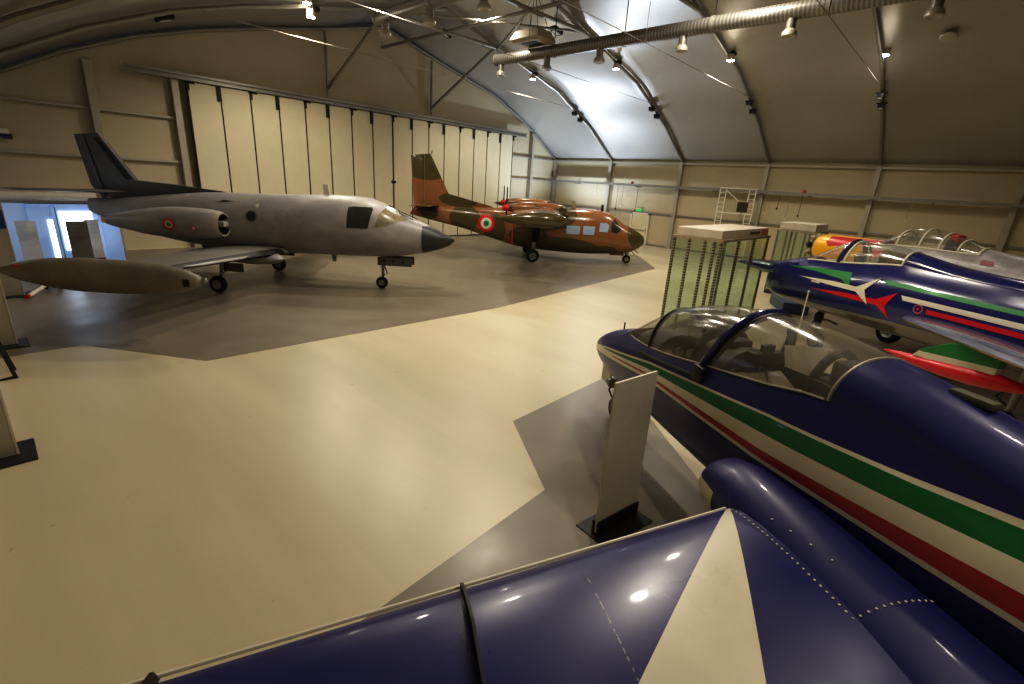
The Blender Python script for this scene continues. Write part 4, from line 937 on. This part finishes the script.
for s in (1, -1):
    for x0, x1, z0, z1 in ((-3.25, -2.62, 1.32, 1.70), (-2.46, -1.92, 1.33, 1.72)):
        cb.decal('cabin_window', [(x0, z0), (x1, z0), (x1 + .02, z1), (x0, z1)], s, m_winblue, cp, .008, .2)
    cb.decal('cockpit_side_window', [(-1.70, 1.50), (-1.28, 1.48), (-1.22, 1.80), (-1.34, 1.90), (-1.68, 1.90)], s, m_winblue, cp, .008, .2)
    cb.decal('windscreen_pane', [(-1.10, 1.50), (-.80, 1.46), (-.62, 1.62), (-.92, 2.12), (-1.10, 1.92)], s, m_win, cp, .008, .12)
    cb.disc('roundel', (-7.0, 1.56), (.13, .26, .40), s, [m_green, m_ivory, m_red], cp)
    cb.decal('rescue_arrow', [(-8.9, 2.05), (-8.0, 2.03), (-8.0, 2.0), (-8.9, 2.02)], s, m_tan, cp, .008, .3)
    wing('wing', m_camowing, cp, [(.55, -3.15, 2.4, 2.10, .13), (2.3, -3.75, 2.2, 2.34, .13), (2.9, -3.85, 2.1, 2.36, .13), (6.2, -4.45, 1.35, 2.28, .12)], s, 6)
    na = Body([(0, -.10, .0, .10, None, None, .10), (-.12, -.24, 0, .22, None, None, .20), (-.7, -.32, 0, .30, None, None, .26), (-1.5, -.32, 0, .30, None, None, .27), (-2.2, -.22, 0, .22, None, None, .20), (-2.45, -.16, 0, .16, None, None, .14)], 2.2, .2)
    o = na.build('engine_nacelle', m_camowing, cp, loc=(-3.62, 2.62 * s, 2.45))
    mb = MB(); mb.lathe([(.15, 0), (.16, -.06), (.11, -.20), (.001, -.30)], 'X', n=18); sn = mb.build('spinner', m_red, cp); sn.location = (-6.08, 2.62 * s, 2.42)
    for k in range(3):
        a = R(92 + 120 * k); u = Vector((0, math.cos(a), math.sin(a))); v = Vector((.25, -math.sin(a) * .97, math.cos(a) * .97)).normalized()
        mb = MB(); rr = []
        for t, c, th in ((.08, .05, .045), (.25, .08, .03), (.55, .10, .022), (.8, .085, .014), (.86, .03, .008)):
            ctr = u * t + Vector((-.08, 0, 0)); w_ = u.cross(v).normalized()
            rr.append([ctr + v * c, ctr + w_ * th, ctr - v * c, ctr - w_ * th])
        mb.rings(rr); mb.build('propeller_blade', m_dark, sn)
    tk = MB(); tk.rings([[(x, 6.45 * s + r * .9 * math.cos(2 * PI * k / 20), zc + r * math.sin(2 * PI * k / 20)) for k in range(20)] for x, r, zc in ((-4.15, .02, 2.30), (-4.22, .13, 2.29), (-4.5, .23, 2.27), (-5.0, .275, 2.26), (-5.6, .245, 2.24), (-6.2, .13, 2.23), (-6.65, .015, 2.24))]); tk.build('tip_tank', m_olive, cp)
    wheel(cp, (-4.80, 1.33 * s, .30), .30, .18, (-4.7, 1.22 * s, 2.15), 'main_wheel', .075)
    mb = MB(); mb.box((-4.72, 1.40 * s, 1.42), (.34, .05, 1.0), bev=.02); mb.build('gear_door', m_black, cp)
    wing('tailplane', m_camowing, cp, [(.05, -9.25, 1.2, 2.22, .09), (2.2, -9.5, .85, 2.25, .08)], s, 5)
mb = MB(); mb.box((-5.85, 2.62 * -1, 1.62), (.03, .10, 1.46)); rib_ = mb.build('safety_ribbon', m_red, cp, smooth=False)
plate_fin('fin', m_camo, cp, [(-6.6, 2.24), (-8.80, 2.72), (-9.68, 4.47), (-9.95, 4.44), (-9.95, 1.85)], .14)
plate_fin('rudder', m_camo, cp, [(-9.96, 4.44), (-10.56, 4.36), (-10.42, 2.0), (-10.62, 1.72), (-9.96, 1.75)], .10)
mb = MB(); mb.tube([(-9.62, 0, 4.45), (-9.60, 0, 4.62)], .02, 6); mb.build('fin_beacon', m_dark, cp)
mb = MB(); mb.prism([(-2.95, 2.45), (-2.75, 2.45), (-2.85, 2.80), (-3.0, 2.82)], -.015, .015, 'XZ'); mb.build('blade_aerial', m_tan, cp, smooth=False)
mb = MB(); mb.prism([(-1.55, 2.4), (-1.42, 2.38), (-1.45, 2.70), (-1.55, 2.70)], -.02, .02, 'XZ'); mb.build('rod_aerial', m_black, cp, smooth=False)
mb = MB(); mb.tube([(.15, -.12, .62), (.35, -.14, .42)], .02, 6); mb.tube([(.35, .12, .66), (.6, .14, .5)], .02, 6); mb.build('pitot_probe', m_dark, cp)
wheel(cp, (-.02, 0, .20), .20, .12, (-.1, 0, .60), 'nose_wheel', .04)
mb = MB(); mb.box((-.55, 0, .42), (.7, .3, .12), bev=.03); mb.build('belly_step', m_camo, cp)

# ------------------------------------------------------------------ glass show cases
def perf(p):
    d = (p.z * 95.).sin(); return p.mix(d.gt(.55), (.12, .105, .07), (.42, .38, .28))
m_perf = mat('perforated steel strip', rough=.5, metal=.2, fn=perf, var=.1)
def vitrine(x0, y0, x1, y1, zb, zt, label, nl, ns):
    w, d = x1 - x0, y1 - y0
    t = thing('display_case', label, 'show case', ((x0 + x1) / 2, (y0 + y1) / 2, 0)); w2, d2 = w / 2, d / 2
    mb = MB(); mb.box((0, 0, .06), (w, d, .12)); mb.build('plinth', m_dark, t, smooth=False)
    mb = MB(); mb.box((0, 0, zb + .02), (w + .06, d + .06, .06)); mb.build('top_rail', m_tan, t, smooth=False)
    mb = MB(); mb.box((0, 0, (zb + .05 + zt) / 2), (w - .12, d - .08, zt - zb - .05)); mb.build('light_box', m_warmwhite, t, smooth=False, bev=.015)
    for s in (-1, 1):
        mb = MB(); mb.box((s * (w2 - .012), 0, (zb + .12) / 2), (.012, d - .06, zb - .12)); mb.build('glass_end', m_glass, t, smooth=False)
        mb = MB(); mb.box((0, s * (d2 - .012), (zb + .12) / 2), (w - .06, .012, zb - .12)); mb.build('glass_front', m_glass, t, smooth=False)
    spots = [(-w2 + .02, lerp(-d2 + .02, d2 - .02, k / ns)) for k in range(ns + 1)] + [(lerp(-w2 + .02, w2 - .02, k / nl), -d2 + .02) for k in range(nl + 1)] + [(w2 - .02, d2 - .02), (-w2 + .02, -d2 + .17)]
    seen = set()
    for x, y in spots:
        if (round(x, 2), round(y, 2)) in seen: continue
        seen.add((round(x, 2), round(y, 2)))
        mb = MB(); mb.box((x, y, (zb + .1) / 2), (.055, .055, zb - .1)); mb.build('post', m_perf, t, smooth=False)
    return t
vc = vitrine(11.2, 3.98, 14.65, 5.13, 2.43, 2.68, 'tall glass show case with white top and perforated posts, the nearer one', 3, 3)
mb = MB(); mb.box((.55, -.545, 2.57), (.75, .012, .07)); mb.build('dark_label', m_dark, vc, smooth=False)
mb = MB(); mb.box((1.35, -.545, 2.56), (.5, .012, .18)); mb.build('red_panel', mat('faded red panel', (.45, .16, .12), .6), vc, smooth=False)
vitrine(20.0, 3.95, 22.0, 5.2, 2.36, 2.66, 'tall glass show case with white top standing beyond the needle nose, the farther one', 2, 4)

# ------------------------------------------------------------------ information stands
def textfn(dark):
    def f(p):
        lines = (p.z * 150.).sin().gt(.1); brk = p.noise(9, 1, .5, (6, 6, 30)).gt(.45)
        blk = p.z.gt(.95) * p.z.lt(1.48) * p.y.abs().lt(.21) + p.z.gt(1.54) * p.z.lt(1.62) * p.y.gt(-.24) * p.y.lt(-.02)
        a, b = ((.68, .63, .52), (.60, .555, .455)) if not dark else ((.24, .22, .19), (.42, .40, .36))
        return p.mix(lines * brk * blk.min(1.0) * .75, a, b)
    return f
m_board = mat('printed cream board', rough=.45, fn=textfn(False), var=.05)
m_boarddark = mat('printed dark board', rough=.45, fn=textfn(True), var=.05)
m_boardblue = mat('printed pale board', rough=.45, fn=lambda p: p.mix((p.z * 150.).sin().gt(.1) * p.noise(9, 1, .5, (6, 6, 30)).gt(.45) * p.z.gt(.72) * p.z.lt(1.3) * p.y.abs().lt(.20) * .6, (.80, .80, .84), (.45, .46, .48)), var=.05)
def stand(loc, rz, w, h, label, m, base=(.42, .75)):
    t = thing('information_stand', label, 'sign', loc, rz)
    mb = MB(); mb.box((0, 0, .008), (base[0], base[1], .016)); mb.build('base_plate', m_dark, t, smooth=False)
    mb = MB(); mb.box((.03, 0, .09), (.02, w + .02, .16)); mb.box((-.03, 0, .09), (.02, w + .02, .16)); mb.box((0, 0, .02), (.06, w + .02, .02)); mb.build('foot_channel', m_dark, t, smooth=False)
    mb = MB(); mb.box((0, 0, .03 + h / 2), (.022, w, h)); mb.build('board', m, t, smooth=False)
    return t
stand((4.00, 1.97, 0), R(-99.2), .63, 1.68, 'cream information board on a dark base beside the navy wing', m_board)
stand((.76, 20.8, 0), R(-90), .46, 1.42, 'pale information board standing left of the daylight door', m_boardblue)
stand((1.92, 20.75, 0), R(-90), .52, 1.40, 'dark information board standing before the daylight door', m_boarddark)
stand((2.34, 21.25, 0), R(-90), .36, 1.40, 'pale narrow board half hidden behind the dark board', m_boardblue)

# black trestle by the left wall
t = thing('trestle', 'black tubular trestle leg standing by the left wall', 'stand', (-.26, 10.62, 0))
for s in (-1, 1):
    mb = MB(); mb.tube([(.10, s * .22, 0), (-.06, s * .06, .95)], .025, 8); mb.build('leg', m_black, t)
mb = MB(); mb.tube([(-.12, -.22, 0), (.12, -.22, .0 + .03)], .02, 6); mb.build('foot_bar', m_black, t)
mb = MB(); mb.tube([(.06, -.19, .22), (.06, .19, .22)], .02, 6); mb.build('cross_bar', m_black, t)
mb = MB(); mb.box((-.06, 0, .96), (.10, .3, .05)); mb.build('head', m_black, t, smooth=False)

# blue sign on the left wall column
t = thing('wall_sign', 'small dark blue sign with white symbol on the far left column', 'sign', (.10, 16.82, 1.86))
mb = MB(); mb.box((0, 0, 0), (.36, .02, .42)); mb.build('plate', mat('blue enamel', (.02, .07, .25), .4), t, smooth=False)
mb = MB(); mb.tube([(-.06, -.014, -.12), (-.06, -.014, .12), (.06, -.014, .12), (.06, -.014, 0), (-.04, -.014, 0), (.07, -.014, -.12)], .016, 6); mb.build('symbol', m_white, t)

# tow bar lying under the tip tank
t = thing('tow_bar', 'blue and white tow bar lying on the floor under the tip tank', 'tow bar', (.70, 17.1, 0), R(62))
mb = MB(); mb.tube([(-.75, 0, .06), (.55, 0, .22)], .045, 8); mb.build('shaft', m_white, t)
mb = MB(); mb.tube([(.5, .0, .22), (.75, .18, .20), (.95, .18, .18)], .03, 8); mb.build('fork_arm', mat('blue tow bar paint', (.03, .12, .45), .35), t)
mb = MB(); mb.tube([(.5, .0, .22), (.75, -.18, .20), (.95, -.18, .18)], .03, 8); mb.build('fork_arm', mat('blue tow bar paint', (.03, .12, .45), .35), t)
wheel(t, (.35, .14, .12), .12, .06, name='small_wheel'); wheel(t, (.35, -.14, .12), .12, .06, name='small_wheel')
mb = MB(); mb.tube([(-.75, 0, .06), (-.85, 0, .06)], .05, 8); mb.build('hitch_eye', m_red, t)

# blue crate under the needle nose, barrier pole
t = thing('equipment_crate', 'low blue grey crate on the floor under the needle nosed jet', 'crate', (17.6, 3.75, 0), R(30))
mb = MB(); mb.box((0, 0, .17), (1.5, .75, .30), bev=.02); mb.build('box', mat('blue grey crate paint', (.035, .06, .10), .4), t)
mb = MB(); mb.box((0, 0, .34), (1.54, .79, .05), bev=.01); mb.build('lid', mat('blue crate lid', (.06, .10, .16), .35), t)
mb = MB(); mb.box((0, 0, .01), (1.3, .6, .02)); mb.build('skid', m_dark, t, smooth=False)
t = thing('barrier_pole', 'thin white barrier pole between the two navy jets', 'pole', (12.43, 2.31, 0))
mb = MB(); mb.lathe([(.001, 0), (.16, 0), (.15, .03), (.03, .05)], n=18); mb.build('base', m_dark, t)
mb = MB(); mb.tube([(0, 0, .03), (0, 0, 1.48)], .016, 8); mb.build('pole', m_white, t)
mb = MB(); mb.sphere((0, 0, 1.49), (.026, .026, .026), 8); mb.build('tip', m_white, t)

# ------------------------------------------------------------------ cool light: daylight at the far door, added floodlights at the corner, added fill
lamp((2.0, 21.6, 1.3), 75, (.60, .75, 1), .5, 165, .6, (.1, -1, -.15), name='daylight')
for (x, y, e, lab) in ((27.6, 20.9, 2300, 'added cool floodlight hidden in the far corner behind the camouflaged aeroplane'), (28.0, 18.0, 500, 'added cool floodlight hidden left of the exit door behind the camouflaged aeroplane')):
    t = thing('added_floodlight', lab, 'lamp', (x, y, 0))  # floodlights added out of sight for the bluish glow on the roof
    mb = MB(); mb.box((0, 0, .22), (.34, .30, .12), bev=.02); mb.build('housing', m_dark, t)
    mb = MB(); mb.box((0, 0, .285), (.26, .22, .012)); mb.build('lens', m_lampcool, t, smooth=False)
    mb = MB(); mb.tube([(-.14, -.18, .01), (.14, -.18, .01)], .015, 6); mb.tube([(0, -.18, .01), (0, -.17, .22)], .015, 6); mb.tube([(-.14, .18, .01), (.14, .18, .01)], .015, 6); mb.tube([(0, .18, .01), (0, .17, .22)], .015, 6); mb.build('stand', m_dark, t)
    lamp((x, y, .36), e, (.66, .79, 1), .25, 150, .8, (-.18, -.12, 1), name='added_flood_lamp')
lamp((-.7, 18.6, 2.5), 36, (.62, .77, 1), .4, kind='POINT', name='added_cool_fill')  # added cool fill light for the boards and the blue door

GROUPS = {'spotlight': 'spotlights along the roof arches', 'floodlight': 'floodlights clamped to the arch knuckles', 'ventilation_duct': 'ventilation ducts under the roof', 'emergency_light': 'emergency lights on the roof',
          'alarm_beacon': 'alarm beacons on the cable tray', 'hanging_lead': 'leads hanging from the cable tray', 'display_case': 'glass show cases', 'information_stand': 'information boards on stands', 'added_floodlight': 'added floodlights hidden in the far corner'}
for o in C.objects:
    g = GROUPS.get(o.name.split('.')[0])
    if g and o.parent is None and 'category' in o: o['group'] = g
# ------------------------------------------------------------------ camera and world
Fpx = 477.72; yaw, pitch, roll = R(47.83), R(18.316), R(-3.639)
f = Vector((math.sin(yaw) * math.cos(pitch), math.cos(yaw) * math.cos(pitch), -math.sin(pitch)))
r0 = Vector((math.cos(yaw), -math.sin(yaw), 0)); d0 = f.cross(r0)
rr = math.cos(roll) * r0 + math.sin(roll) * d0; dd = -math.sin(roll) * r0 + math.cos(roll) * d0
cam = bpy.data.cameras.new('camera'); co = bpy.data.objects.new('camera', cam); C.objects.link(co)
cam.sensor_width = 36; cam.sensor_fit = 'HORIZONTAL'; cam.lens = Fpx / 1024 * 36; cam.clip_start = .02; cam.clip_end = 200
m3 = Matrix((rr, -dd, -f)).transposed(); co.matrix_world = Matrix.Translation((0, 0, 3.4)) @ m3.to_4x4()
S = bpy.context.scene; S.camera = co
w = bpy.data.worlds.new('world'); S.world = w; w.use_nodes = True
w.node_tree.nodes['Background'].inputs[0].default_value = (.05, .05, .055, 1); w.node_tree.nodes['Background'].inputs[1].default_value = .5
S.view_settings.view_transform = 'Standard'; S.view_settings.look = 'None'; S.view_settings.exposure = .02; S.view_settings.gamma = 1.
vs_ = S.view_settings; vs_.use_curve_mapping = True; cm = vs_.curve_mapping
cv = cm.curves[3]
for a, b in ((.04, .018), (.16, .115), (.42, .43), (.70, .78)): cv.points.new(a, b)
cm.update()
S.cycles.max_bounces = 8; S.cycles.transparent_max_bounces = 16; S.cycles.sample_clamp_indirect = 4.; S.cycles.use_denoising = True
